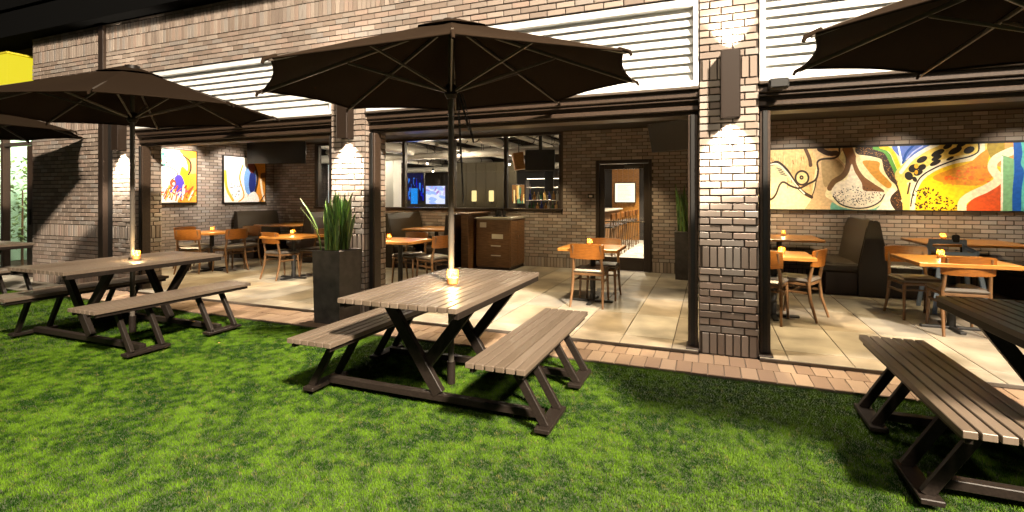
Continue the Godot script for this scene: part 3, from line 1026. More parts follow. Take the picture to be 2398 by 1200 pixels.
func build_facade() -> void:
	var w := thing("upper_facade_wall", "upper brick wall band with upright soldier courses above the white louvers", "brick wall")
	cb("mortar_core", M.mortar, w, Vector3(-11.04, 3.386, -0.25), Vector3(8.0, 4.25, -0.012), 0.001)
	bricks(w, Vector3(0, 0, -0.012), Vector3(0, 0, 1), -11.05, 5.2, 3.384, 4.24, BANDS, [], 300)
	var names_ := ["brick pillar beside the black downpipe column at the brick wall's end", "brick pillar with the snake plant planter standing in front of it", "brick pillar with the dark sconce between the middle and mural openings", "brick pillar at the far side of the mural opening"]
	for i in 4:
		var p: Array = PILLARS[i]
		var t := thing("brick_pillar", names_[i], "pillar", Vector3.ZERO, 0.0, "brick pillars between the openings")
		cb("mortar_core", M.mortar, t, Vector3(p[0] + 0.012, 0.0, -0.44), Vector3(p[1] - 0.012, 3.384, -0.012), 0.001)
		if i < 3:
			bricks(t, Vector3(0, 0, -0.012), Vector3(0, 0, 1), p[0], p[1], 0.0, 3.384, BANDS, [], 140)
			bricks(t, Vector3(p[1] - 0.012, 0, 0), Vector3(1, 0, 0), 0.03, 0.44, 0.0, 2.5, BANDS, [], 90)
			if i == 2:
				bricks(t, Vector3(p[0] + 0.012, 0, 0), Vector3(-1, 0, 0), -0.44, -0.03, 0.0, 2.5, BANDS, [], 0)
	var s := thing("end_facade_wall", "blank brick wall between the glass storefront and the black column", "brick wall")
	cb("mortar_core", M.mortar, s, Vector3(-11.038, 0.0, -0.25), Vector3(-9.13, 3.384, -0.012), 0.001)
	bricks(s, Vector3(0, 0, -0.012), Vector3(0, 0, 1), -11.05, -9.13, 0.0, 3.384, BANDS, [], 300)
	var col := thing("steel_column", "tall black steel column standing between brick wall and brick pillar", "column", Vector3(-8.99, 0, 0.0))
	cb("shaft", M.bronze, col, Vector3(-0.13, 0.0, -0.2), Vector3(0.0, 4.22, 0.05), 0.006)
	cb("side_channel", M.black, col, Vector3(0.002, 0.0, -0.2), Vector3(0.13, 4.2, -0.02), 0.004)
	cb("base_plate", M.bronze, col, Vector3(-0.17, 0.0, -0.2), Vector3(0.0, 0.03, 0.1), 0.004)
	var roof := thing("roof", "flat black roof with an overhang above the lit brick wall", "roof")
	cb("slab", M.roofblack, roof, Vector3(-15.0, 4.262, -12.6), Vector3(8.2, 4.7, 0.2), 0.006)
	cb("fascia", M.roofblack, roof, Vector3(-15.0, 4.72, -12.6), Vector3(8.2, 5.6, 0.24), 0.006)
	# openings between the pillars
	var where := ["over the opening with the two framed paintings", "over the opening with the bar window and glass door", "over the opening with the colourful mural"]
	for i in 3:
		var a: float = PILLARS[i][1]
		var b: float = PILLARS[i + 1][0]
		var lv := thing("louver_panel", "white slatted louver panel " + where[i], "louver", Vector3.ZERO, 0.0, "white louver panels above the openings")
		cb("backing", M.louver_back, lv, Vector3(a + 0.002, 2.54, -0.2), Vector3(b - 0.002, 3.383, -0.14), 0.001)
		cb("frame_rail", M.white, lv, Vector3(a + 0.055, 3.305, -0.13), Vector3(b - 0.055, 3.382, -0.02), 0.004)
		cb("frame_rail", M.white, lv, Vector3(a + 0.055, 2.532, -0.13), Vector3(b - 0.055, 2.592, -0.02), 0.004)
		for e in [[a + 0.004, a + 0.053], [b - 0.053, b - 0.004]]:
			cb("frame_stile", M.white, lv, Vector3(e[0], 2.532, -0.13), Vector3(e[1], 3.382, -0.018), 0.004)
		for k in 8:
			var y := 2.64 + k * 0.0885
			var sl := MB.new()
			sl.cbox(Vector3((a + b) * 0.5, y, -0.078), Vector3(b - a - 0.114, 0.103, 0.012), 0.003, Basis(Vector3(1, 0, 0), -0.41))
			part(sl, "slat", M.white, lv)
		var bm := thing("door_header", "brown steel header " + where[i], "beam", Vector3.ZERO, 0.0, "steel headers over the openings")
		cb("ledge", M.mortar, bm, Vector3(a + 0.002, 2.505, -0.2), Vector3(b - 0.002, 2.53, 0.004), 0.003)
		cb("channel", M.steel, bm, Vector3(a + 0.003, 2.432, -0.2), Vector3(b - 0.003, 2.503, -0.035), 0.008)
		cb("channel_lip", M.steel, bm, Vector3(a + 0.003, 2.404, -0.2), Vector3(b - 0.003, 2.43, -0.06), 0.004)
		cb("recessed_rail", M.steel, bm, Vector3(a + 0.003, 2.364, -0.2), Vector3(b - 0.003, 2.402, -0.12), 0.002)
		cb("track_rail", M.steel, bm, Vector3(a + 0.003, 2.314, -0.22), Vector3(b - 0.003, 2.362, -0.08), 0.008)
		cb("door_bottom_rail", M.steel, bm, Vector3(a + 0.003, 2.276, -0.38), Vector3(b - 0.003, 2.312, -0.14), 0.004)
		cb("header_wall", M.dark, bm, Vector3(a + 0.003, 2.32, -0.45), Vector3(b - 0.003, 3.38, -0.25), 0.002)
		for e in [[a + 0.012, a + 0.1, 0], [b - 0.1, b - 0.012, 1]]:
			var st := thing("steel_post", ["brown steel post beside the pillar next to the black column", "brown steel post behind the outdoor planter with snake plant", "brown steel post between the planter pillar and server cabinet opening", "brown steel post in front of the indoor planter", "brown steel post at the mural's left end", "brown steel post beyond the mural's right end"][i * 2 + int(e[2])], "post", Vector3((e[0] + e[1]) * 0.5, 0.0, -0.14), 0.0, "steel posts beside the pillars")
			cb("shaft", M.steel, st, Vector3(-0.044, 0.03, -0.06), Vector3(0.044, 2.272, 0.07), 0.005)
			cb("door_track", M.black, st, Vector3(-0.02, 0.05, 0.071), Vector3(0.02, 2.272, 0.085), 0.003)
			cb("foot_plate", M.bronze, st, Vector3(-0.06, 0.028, -0.08), Vector3(0.06, 0.042, 0.16), 0.003)
	sconce(Vector3(0.178, 2.505, 0.005), "dark box sconce on the pillar between door and mural openings")
	sconce(Vector3(-4.19, 2.505, 0.005), "dark box sconce on the pillar behind the snake plant")
	sconce(Vector3(-8.56, 2.505, 0.005), "dark box sconce on the pillar beside the black column")
	var sp := thing("wall_speaker", "small black speaker box mounted on the steel header by the sconce", "speaker", Vector3(0.56, 2.475, 0.0))
	cb("body", M.black, sp, Vector3(-0.07, -0.04, 0.0), Vector3(0.09, 0.05, 0.12), 0.015)
	cb("bracket", M.black, sp, Vector3(-0.03, -0.02, -0.034), Vector3(0.03, 0.03, 0.002), 0.004)

func build_floor() -> void:
	var f := setting("dining_floor")
	var sl := MB.new()
	sl.mm(-10.62, -0.2, -12.0, 5.7, 0.02, -0.27)
	sl.mm(-15.0, -0.2, -12.0, -10.62, 0.02, -0.27)
	part(sl, "slab", M.mortar, f)
	for i in 3:
		var a: float = PILLARS[i][1]
		var b: float = PILLARS[i + 1][0]
		var t := MB.new()
		t.mm(a + 0.002, 0.002, -0.27, b - 0.002, 0.02, 0.048)
		part(t, "threshold_slab", M.mortar, f)
		cb("metal_nosing", M.pole, f, Vector3(a + 0.004, 0.003, 0.049), Vector3(b - 0.004, 0.031, 0.061), 0.002)
	var tw := 0.497
	for r in 6:
		var z0 := [0.047, -0.262, -1.26, -2.26, -3.26, -4.26][r] as float
		var z1 := [-0.258, -1.256, -2.256, -3.256, -4.256, -4.8][r] as float
		var x := -10.77 + (0.0 if r % 2 == 0 else 0.0)
		while x < 5.6:
			var xa := maxf(x, -10.6)
			var xb := minf(x + tw - 0.009, 5.6)
			var ok := xb - xa > 0.03
			if r == 0:
				ok = false
				for i in 3:
					var a: float = PILLARS[i][1] + 0.004
					var b: float = PILLARS[i + 1][0] - 0.004
					var ya := maxf(x, a)
					var yb := minf(x + tw - 0.009, b)
					if yb - ya > 0.03:
						put(cbox_mesh(Vector3(yb - ya, 0.012, z0 - z1), 0.002), "tile", M.tile[rng.randi() % 5], f, Vector3((ya + yb) * 0.5, 0.0255, (z0 + z1) * 0.5))
			if ok:
				put(cbox_mesh(Vector3(xb - xa, 0.012, z0 - z1), 0.002), "tile", M.tile[rng.randi() % 5], f, Vector3((xa + xb) * 0.5, 0.0255, (z0 + z1) * 0.5))
			x += tw
	var p := setting("paver_border")
	var bed := MB.new()
	bed.mm(-14.0, -0.12, -0.26, 5.6, -0.012, 0.572)
	part(bed, "bed", M.mortar, p)
	for r in 2:
		var z0 := 0.004 + r * 0.285
		var x := -10.0 - r * 0.05
		while x < 4.4:
			put(cbox_mesh(Vector3(0.124, 0.05, 0.28), 0.004), "paver", M.paver[rng.randi() % 4], p, Vector3(x, -0.026 + rng.randf_range(-0.002, 0.002), z0 + 0.142), Basis(Vector3.UP, rng.randf_range(-0.006, 0.006)))
			x += 0.1295
	var ap := MB.new()
	ap.mm(-14.0, -0.1, -0.26, -10.07, -0.002, 0.57)
	part(ap, "concrete_apron", M.concrete, p)

func build_lawn() -> void:
	var g := setting("ground")
	var b := MB.new()
	b.quad(Vector3(-150, -0.031, 150), Vector3(150, -0.031, 150), Vector3(150, -0.031, -150), Vector3(-150, -0.031, -150))
	part(b, "soil", M.soilground, g)
	var blade := MB.new()
	var r := RandomNumberGenerator.new()
	r.seed = 5
	for k in 9:
		var a := r.randf() * TAU
		var o := Vector3(r.randf_range(-0.014, 0.014), 0, r.randf_range(-0.014, 0.014))
		var sd := Vector3(cos(a), 0, sin(a)) * 0.0014
		var ln := Vector3(r.randf_range(-1, 1), 0, r.randf_range(-1, 1)) * 0.012
		var hh := r.randf_range(0.011, 0.022)
		var kk := r.randf_range(0.75, 1.2)
		blade.col = Color(kk, kk, kk * 0.9)
		var m0 := o + ln * 0.35 + Vector3(0, hh * 0.55, 0)
		blade.quad(o - sd, o + sd, m0 + sd * 0.8, m0 - sd * 0.8)
		blade.tri(m0 - sd * 0.8, m0 + sd * 0.8, o + ln + Vector3(0, hh, 0))
	var n1 := FastNoiseLite.new()
	n1.seed = 21
	n1.frequency = 1.3
	n1.fractal_octaves = 4
	var n2 := FastNoiseLite.new()
	n2.seed = 22
	n2.frequency = 7.5
	n2.fractal_octaves = 3
	var at := []
	for zone in [[-6.0, 3.2, 0.556, 4.9, 0.0175], [-12.5, -6.0, 0.556, 3.6, 0.03], [-9.0, -6.0, 3.6, 5.6, 0.04], [3.2, 5.0, 0.574, 3.0, 0.04]]:
		var x: float = zone[0]
		var st: float = zone[4]
		while x < zone[1]:
			var z: float = zone[2]
			while z < zone[3]:
				at.append([x + r.randf_range(-0.5, 0.5) * st, z + r.randf_range(-0.1, 0.9) * st, st])
				z += st
			x += st
	var mm := MultiMesh.new()
	mm.transform_format = MultiMesh.TRANSFORM_3D
	mm.use_colors = true
	mm.mesh = blade.mesh()
	mm.instance_count = at.size()
	for i in at.size():
		var q = at[i]
		var k := n1.get_noise_2d(q[0], q[1]) * 0.6 + n2.get_noise_2d(q[0], q[1]) * 0.85
		var s := r.randf_range(0.8, 1.25) * (0.9 + 0.25 * k) * sqrt(q[2] / 0.0175)
		mm.set_instance_transform(i, Transform3D(Basis(Vector3.UP, r.randf() * TAU).scaled(Vector3(sqrt(q[2] / 0.0175), s, sqrt(q[2] / 0.0175))), Vector3(q[0], -0.03, q[1])))
		var c := Color(0.006, 0.023, 0.001).lerp(Color(0.062, 0.12, 0.007), clampf(0.42 + k * 1.25 + r.randf_range(-0.3, 0.3), 0, 1))
		if r.randf() < 0.03:
			c = c.lerp(Color(0.12, 0.11, 0.035), r.randf_range(0.3, 0.9))
		mm.set_instance_color(i, c)
	var o := MultiMeshInstance3D.new()
	o.multimesh = mm
	var gm := StandardMaterial3D.new()
	gm.vertex_color_use_as_albedo = true
	gm.roughness = 0.8
	gm.metallic_specular = 0.15
	gm.backlight = Color(0.3, 0.35, 0.1)
	o.material_override = gm
	o.name = "lawn_grass"
	add_child(o)
	o.set_meta("kind", "stuff")
	tag(o, "short mottled green grass covering the lawn under the picnic tables", "grass")

func build_room() -> void:
	# walls of the dining room behind the openings
	var w := thing("dining_back_wall", "brick back wall of the dining room with window band and glass door", "brick wall")
	var core := MB.new()
	core.mm(-10.75, 0.0, -4.95, -9.2, 4.25, -4.812)
	core.mm(-9.2, 0.0, -4.95, -2.81, 1.2, -4.812)
	core.mm(-9.2, 2.81, -4.95, -2.81, 4.25, -4.812)
	core.mm(-2.81, 0.0, -4.95, -2.06, 4.25, -4.812)
	core.mm(-2.06, 2.2, -4.95, -1.06, 4.25, -4.812)
	core.mm(-1.06, 0.0, -4.95, 5.75, 4.25, -4.812)
	part(core, "mortar_core", M.mortar, w)
	bricks(w, Vector3(0, 0, -4.812), Vector3(0, 0, 1), -10.6, 5.6, 0.03, 2.815, [[0.03, 0.2331]], [[-9.24, 1.18, -2.78, 3.0], [-2.1, -0.1, -1.03, 2.21], [0.78, 1.24, 5.2, 2.33]], 300)
	var s := thing("dining_side_wall", "brick side wall of the dining room where two paintings hang", "brick wall")
	cb("mortar_core", M.mortar, s, Vector3(-10.76, 0.0, -4.81), Vector3(-10.612, 4.25, -0.25), 0.001)
	bricks(s, Vector3(-10.612, 0, 0), Vector3(1, 0, 0), 0.25, 4.8, 0.03, 2.815, [[0.03, 0.2331]], [], 300)
	var s2 := thing("dining_end_wall", "plain dark end wall closing the dining room beyond the mural", "wall")
	cb("panel", M.dark, s2, Vector3(5.6, 0.0, -4.81), Vector3(5.75, 4.25, -0.02), 0.002)
	var ce := thing("dining_ceiling", "dark flat ceiling of the dining room holding small recessed lights", "ceiling")
	cb("panel", M.ceiling, ce, Vector3(-10.61, 2.82, -4.81), Vector3(5.6, 2.9, -0.452), 0.002)
	var fw := thing("facade_end_filler", "brick wall stretch beyond the last pillar of the facade", "brick wall")
	cb("mortar_core", M.mortar, fw, Vector3(4.8, 0.0, -0.25), Vector3(5.75, 3.38, -0.02), 0.002)
	# long window to the bar
	var win := thing("bar_window", "long dark-framed interior window looking into the lit bar", "window", Vector3(0, 0, -4.88))
	cb("sill", M.bronze, win, Vector3(-9.22, 1.195, -0.06), Vector3(-2.79, 1.235, 0.12), 0.004)
	cb("head", M.bronze, win, Vector3(-9.2, 2.76, -0.05), Vector3(-2.81, 2.81, 0.07), 0.004)
	for x in [-9.17, -6.62, -5.32, -4.06, -2.84]:
		cb("mullion", M.bronze, win, Vector3(x - 0.035, 1.236, -0.05), Vector3(x + 0.035, 2.759, 0.06), 0.004)
	for pr in [[-9.135, -6.655], [-6.585, -5.355], [-5.285, -4.095], [-4.025, -2.875]]:
		cb("pane", M.glass, win, Vector3(pr[0], 1.236, -0.004), Vector3(pr[1], 2.759, 0.004), 0.0005)
	var d := thing("glass_door", "dark framed glass door in the brick back wall", "door", Vector3(-1.56, 0.03, -4.87))
	for e in [-1, 1]:
		cb("jamb", M.bronze, d, Vector3(e * 0.5 - 0.025, 0.0, -0.06), Vector3(e * 0.5 + 0.025, 2.16, 0.09), 0.004)
		cb("stile", M.bronze, d, Vector3(e * 0.425 - 0.047, 0.0, -0.02), Vector3(e * 0.425 + 0.047, 2.09, 0.03), 0.004)
	cb("head", M.bronze, d, Vector3(-0.474, 2.1, -0.06), Vector3(0.474, 2.16, 0.09), 0.004)
	cb("top_rail", M.bronze, d, Vector3(-0.377, 1.99, -0.02), Vector3(0.377, 2.09, 0.03), 0.004)
	cb("bottom_rail", M.bronze, d, Vector3(-0.377, 0.01, -0.02), Vector3(0.377, 0.26, 0.03), 0.004)
	cb("pane", M.glass, d, Vector3(-0.377, 0.261, 0.0), Vector3(0.377, 1.989, 0.008), 0.0005)
	cb("closer", M.pole, d, Vector3(0.02, 2.02, 0.031), Vector3(0.32, 2.07, 0.075), 0.006)
	cb("push_bar", M.pole, d, Vector3(-0.36, 0.95, 0.032), Vector3(0.42, 0.975, 0.06), 0.006)
	var kp := thing("wall_keypad", "small pale keypad on the brick beside the glass door", "keypad", Vector3(-2.2, 1.49, -4.8))
	cb("box", M.black, kp, Vector3(-0.06, -0.045, 0.0), Vector3(0.06, 0.045, 0.03), 0.004)
	cb("plate", M.paper, kp, Vector3(-0.035, -0.02, 0.031), Vector3(0.035, 0.02, 0.036), 0.002)
	# pictures
	artwork("wall_mural", "long bright abstract mural with dotted vase, snake and yellow blooms", "mural", Vector3(0.8, 1.258, -4.8), Vector3(5.1, 1.258, -4.8), 1.045, Vector3(0, 0, 1), mural_texture())
	artwork("framed_painting", "framed abstract painting with a purple figure on the side wall", "painting", Vector3(-10.6, 1.35, -1.72), Vector3(-10.6, 1.35, -2.66), 1.13, Vector3(1, 0, 0), painting_texture(0), "framed paintings on the side wall")
	artwork("framed_painting", "framed abstract painting with a blue oval on the side wall", "painting", Vector3(-10.6, 1.34, -3.33), Vector3(-10.6, 1.34, -4.5), 1.1, Vector3(1, 0, 0), painting_texture(1), "framed paintings on the side wall")
	# televisions
	var tv := thing("television", "wide dark television hung above the corner booth near the paintings", "television", Vector3(-9.75, 2.56, -4.1), 0.35)
	cb("screen", M.blacksatin, tv, Vector3(-0.72, -0.28, 0.0), Vector3(0.72, 0.28, 0.03), 0.006)
	cb("shell", M.black, tv, Vector3(-0.5, -0.2, -0.06), Vector3(0.5, 0.2, -0.001), 0.01)
	cb("ceiling_bracket", M.black, tv, Vector3(-0.05, 0.1, -0.12), Vector3(0.05, 0.26, -0.061), 0.004)
	var tv2 := thing("television", "dark television tilted out from the wall above the indoor planter", "television", Vector3(-0.62, 2.5, -3.75), -0.62)
	var tb := MB.new()
	tb.cbox(Vector3.ZERO, Vector3(0.85, 0.5, 0.045), 0.006, Basis(Vector3(1, 0, 0), 0.25))
	part(tb, "screen", M.blacksatin, tv2)
	var tr := MB.new()
	tr.bar(Vector3(0, 0.0, -0.03), Vector3(0, 0.3, -0.16), 0.05, 0.05)
	part(tr, "ceiling_bracket", M.black, tv2)
	# service cabinet
	var c := thing("service_cabinet", "wooden server cabinet with pale stone top below the bar window", "cabinet", Vector3(-3.98, 0.03, -4.38))
	cb("carcass", M.cabinet, c, Vector3(-0.36, 0.06, -0.4), Vector3(0.36, 1.0, 0.4), 0.004)
	cb("plinth", M.leather_dark, c, Vector3(-0.34, 0.0, -0.38), Vector3(0.34, 0.059, 0.37), 0.002)
	cb("stone_top", M.stone_top, c, Vector3(-0.39, 1.001, -0.41), Vector3(0.39, 1.04, 0.43), 0.004)
	for k in 2:
		var dr := cb("door", M.cabinet, c, Vector3(0.361, 0.08, 0.385 - k * 0.39), Vector3(0.38, 0.74, 0.01 - k * 0.39), 0.003)
		put(cbox_mesh(Vector3(0.012, 0.05, 0.012), 0.003), "handle", M.pole, dr, Vector3(0.018, 0.24, -0.12 if k == 0 else 0.12))
		cb("drawer", M.cabinet, c, Vector3(0.361, 0.75, 0.385 - k * 0.39), Vector3(0.38, 0.98, 0.01 - k * 0.39), 0.003)
	for q in [[-0.28, 0.84, 0.1, 0.1], [-0.02, 0.62, 0.17, 0.09], [-0.04, 0.47, 0.15, 0.02], [-0.04, 0.28, 0.15, 0.02]]:
		cb("paper_notice", M.paper, c, Vector3(q[0], q[1], 0.401), Vector3(q[0] + q[2] * 1.4, q[1] + q[3], 0.404), 0.0005)
	var post := thing("wooden_post_panel", "tall reddish wooden end panel between booth and server cabinet", "panel", Vector3(-4.5, 0.03, -4.2))
	cb("panel", M.cabinet, post, Vector3(-0.08, 0.0, -0.55), Vector3(0.08, 1.1, 0.42), 0.006)
	cb("cap", M.cabinet, post, Vector3(-0.1, 1.101, -0.56), Vector3(0.14, 1.13, 0.44), 0.006)
	var cup := thing("utensil_caddy", "dark wire caddy of cups standing on the cabinet's stone top", "caddy", Vector3(-3.95, 1.071, -4.3))
	for k in 3:
		var b := MB.new()
		b.lathe(Vector3(-0.08 + k * 0.08, 0, 0.03 * (k % 2)), [Vector2(0.0, 0.004), Vector2(0.03, 0.004), Vector2(0.036, 0.12), Vector2(0.031, 0.12), Vector2(0.027, 0.01)], 14)
		part(b, "cup", M.black, cup)
	cb("tray", M.black, cup, Vector3(-0.13, 0.0, -0.06), Vector3(0.13, 0.012, 0.09), 0.003)
	for k in 4:
		var st := MB.new()
		st.tube([Vector3(-0.06 + k * 0.04, 0.01, 0.0), Vector3(-0.08 + k * 0.05, 0.22, 0.01)], [0.005, 0.006], 6)
		part(st, "utensil", M.black, cup)

func build_dining() -> void:
	# ceiling lights: a front row and a row near the wall
	for x in [-10.0, -8.0, -5.9, -3.8, -1.7, 0.4, 2.5, 4.6]:
		downlight(Vector3(x, 2.815, -1.15), 16.0, 40.0)
	for x in [-8.3, -7.0, -5.2, -3.1, -1.35, 1.1, 3.2]:
		downlight(Vector3(x, 2.815, -3.75), 6.5, 36.0, Vector3(0, -1, -0.22))
	for x in [-9.7, -9.3]:
		downlight(Vector3(x, 2.815, -2.2 if x < -9.5 else -3.4), 8.0, 36.0, Vector3(-1, -0.85, -0.12), Color(1.0, 0.96, 0.9))
	for x in [1.3, 2.8, 4.3]:
		downlight(Vector3(x, 2.815, -3.25), 6.0, 25.0, Vector3(0, -1.05, -1.55), Color(1.0, 0.95, 0.86))
	make_table(Vector3(-1.5, 0.03, -1.78), 0.8, 0.74, "square table set in front of the glass door with two chairs")
	make_table(Vector3(-4.62, 0.03, -1.75), 0.8, 0.76, "square table before the server cabinet beside the brick pillar")
	make_table(Vector3(-6.9, 0.03, -1.8), 0.8, 0.76, "square table behind the large planter with the snake plant")
	make_table(Vector3(-9.15, 0.03, -1.95), 0.8, 0.76, "square table by the side wall under the paintings")
	make_table(Vector3(0.72, 0.03, -1.75), 0.8, 0.76, "square table against the pillar in front of the mural's left end")
	make_table(Vector3(2.47, 0.03, -1.82), 0.86, 0.9, "square table in the middle of the mural room beside the high chair")
	var g := "wooden dining chairs with curved backs"
	var c0 := make_chair("wooden chair with its back to the lawn at the glass door table", g)
	c0.position = Vector3(-1.49, 0.03, -1.62)
	c0.rotation.y = PI
	var list := [
		[-1.42, -2.1, 0.05, "wooden chair on the far side of the table near the glass door"],
		[-4.18, -2.05, -PI / 2 - 0.35, "wooden chair turned sideways at the table before the server cabinet"],
		[-4.75, -2.2, 0.0, "wooden chair on the booth side of the table before the cabinet"],
		[-7.08, -1.72, PI - 0.12, "wooden chair with its back to the lawn behind the planter"],
		[-6.85, -2.3, 0.1, "wooden chair facing the lawn across the table behind the planter"],
		[-8.72, -1.98, -PI / 2 - 0.1, "wooden chair facing the paintings at the side wall table"],
		[-9.2, -1.62, PI + 0.5, "wooden chair turned towards the corner at the side wall table"],
		[-9.75, -2.0, PI / 2, "dark-looking wooden chair against the side wall beneath a painting"],
		[-8.9, -2.45, 0.15, "wooden chair between the side wall table and the corner booth"],
		[0.62, -1.55, PI - 0.3, "wooden chair beside the steel post at the mural's left end"],
		[0.98, -1.85, -PI / 2 - 0.45, "wooden chair turned sideways at the table beside the pillar"],
		[2.47, -1.68, PI, "wooden chair with its back to the lawn in the mural room"],
		[2.3, -2.3, 0.1, "wooden chair across the mural room table next to the high chair"]]
	for q in list:
		dup(c0, Vector3(q[0], 0.03, q[1]), q[2], q[3], g)
	# booths along the back wall
	booth(2.2, [-1, 1], M.leather, "olive double-sided booth seat below the mural")
	booth(-0.05, [1], M.leather, "olive booth seat hidden behind the pillar at the mural's left end")
	booth(4.6, [-1], M.leather, "olive booth seat at the far end of the mural wall")
	booth(-6.2, [-1, 1], M.leather, "olive double-sided booth seat under the bar window")
	booth(-4.66, [-1], M.leather_dark, "dark booth seat leaning on the reddish wooden panel")
	booth(-8.25, [-1, 1], M.leather_dark, "dark brown double-sided booth seat behind the snake plant")
	booth(-10.5, [1], M.leather, "olive booth seat against the side wall in the corner")
	booth_table(0.5, 1.62, "booth table in front of the mural's left half")
	booth_table(2.85, 4.05, "booth table in front of the mural's right half")
	booth_table(-5.85, -4.85, "booth table below the bar window beside the cabinet")
	booth_table(-9.95, -8.75, "booth table in the corner by the paintings")
	booth_table(-7.8, -6.7, "booth table behind the large planter under the bar window")
	for q in [[-1.56, -1.85, 0.791, "lit candle on the table at the glass door"], [-4.8, -1.7, 0.791, "lit candle on the table before the server cabinet"], [-6.95, -1.82, 0.791, "lit candle on the table behind the planter"], [-9.1, -1.92, 0.791, "lit candle on the side wall table under the paintings"], [0.79, -1.6, 0.791, "lit candle on the table beside the pillar"], [2.42, -1.95, 0.791, "lit candle on the table in the mural room"], [1.15, -4.4, 0.825, "lit candle on the booth table at the mural's left half"], [3.3, -4.4, 0.825, "lit candle on the booth table at the mural's right half"]]:
		candle(Vector3(q[0], q[2], q[1]), q[3], 0.25)
	var h := thing("high_chair", "blue-grey wooden high chair standing behind the mural room table", "high chair", Vector3(2.85, 0.03, -2.85))
	for sx in [-1, 1]:
		for sz in [-1, 1]:
			var l := MB.new()
			l.bar(Vector3(sx * 0.27, 0.0, sz * 0.26), Vector3(sx * 0.17, 0.9 if sz < 0 else 0.78, sz * 0.14), 0.045, 0.03)
			part(l, "leg", M.denim, h)
		var r := MB.new()
		r.bar(Vector3(sx * 0.19, 0.76, 0.17), Vector3(sx * 0.19, 0.8, -0.18), 0.03, 0.045, Vector3(0, 1, 0))
		part(r, "arm_rail", M.denim, h)
	cb("seat", M.denim, h, Vector3(-0.17, 0.52, -0.15), Vector3(0.17, 0.545, 0.15), 0.006)
	cb("back_rail", M.denim, h, Vector3(-0.17, 0.84, -0.165), Vector3(0.17, 0.9, -0.14), 0.006)
	cb("front_rail", M.denim, h, Vector3(-0.2, 0.72, 0.145), Vector3(0.2, 0.765, 0.17), 0.006)
	cb("foot_rail", M.denim, h, Vector3(-0.22, 0.25, 0.2), Vector3(0.22, 0.29, 0.225), 0.006)
	cb("strap", M.black, h, Vector3(0.05, 0.86, -0.17), Vector3(0.13, 0.96, -0.13), 0.015)
	snake_plant(Vector3(-0.38, 0.03, -4.28), 0.38, 0.82, 24, 0.5, 0.85, "dark square planter indoors beside the glass door wall", "snake plant growing in the indoor planter")
	snake_plant(Vector3(-4.14, 0.0, 0.26), 0.4, 0.83, 62, 0.36, 0.7, "tall dark square planter standing on the pavers before a pillar", "spiky snake plant growing in the outdoor planter", true)

func screen_face(called: String, m: Material, parent: Node, hx: float, hy: float) -> void:
	var q := MB.new()
	q.quad(Vector3(-hx, -hy, 0.006), Vector3(hx, -hy, 0.006), Vector3(hx, hy, 0.006), Vector3(-hx, hy, 0.006))
	part(q, called, m, parent)

# what the lit screens show
func screen_mat(which: int, energy: float) -> StandardMaterial3D:
	var base: Color = [Color(0.02, 0.03, 0.2), Color(0.85, 0.88, 1.0), Color(0.55, 0.36, 0.16), Color(1.0, 0.95, 0.82)][which]
	var p := Paint.new(96, 96, base)
	p.x1 = 100
	p.bot = V(100, 100)
	var r := RandomNumberGenerator.new()
	r.seed = 900 + which
	for k in 46:
		var c := V(r.randf_range(0, 100), r.randf_range(0, 100))
		if which == 0:
			p.poly([c, c + V(r.randf_range(3, 14), 0), c + V(10, r.randf_range(4, 34)), c + V(0, 20)], [Color(0.05, 0.1, 0.75), Color(0.01, 0.02, 0.1), Color(0.2, 0.5, 0.95), Color(0.02, 0.04, 0.35)][k % 4])
		elif which == 1:
			if c.y < 45 and k % 2:
				p.disc(c, 14, 5, Color(0.6, 0.45, 0.75).lerp(base, r.randf()), r.randf() * 3.0)
			elif k % 3 == 0:
				p.disc(c, 20, 8, Color(0.6, 0.72, 1.0), 0.3)
		elif which == 2:
			p.poly([c, c + V(9, 0), c + V(8, 40), c + V(1, 40)], [Color(1.0, 0.86, 0.55), Color(0.3, 0.5, 0.35), Color(0.95, 0.72, 0.35), Color(0.3, 0.16, 0.06)][k % 4])
		elif k < 14:
			p.poly([V(12, 10 + k * 6), V(12 + r.randf_range(30, 74), 10 + k * 6), V(80, 12 + k * 6), V(12, 12 + k * 6)], Color(0.9, 0.8, 0.62))
	var m := StandardMaterial3D.new()
	m.albedo_color = Color(0.02, 0.02, 0.02)
	m.emission_enabled = true
	m.emission = Color(0, 0, 0)
	m.emission_texture = ImageTexture.create_from_image(p.im)
	m.emission_energy_multiplier = energy
	m.texture_repeat = false
	return m

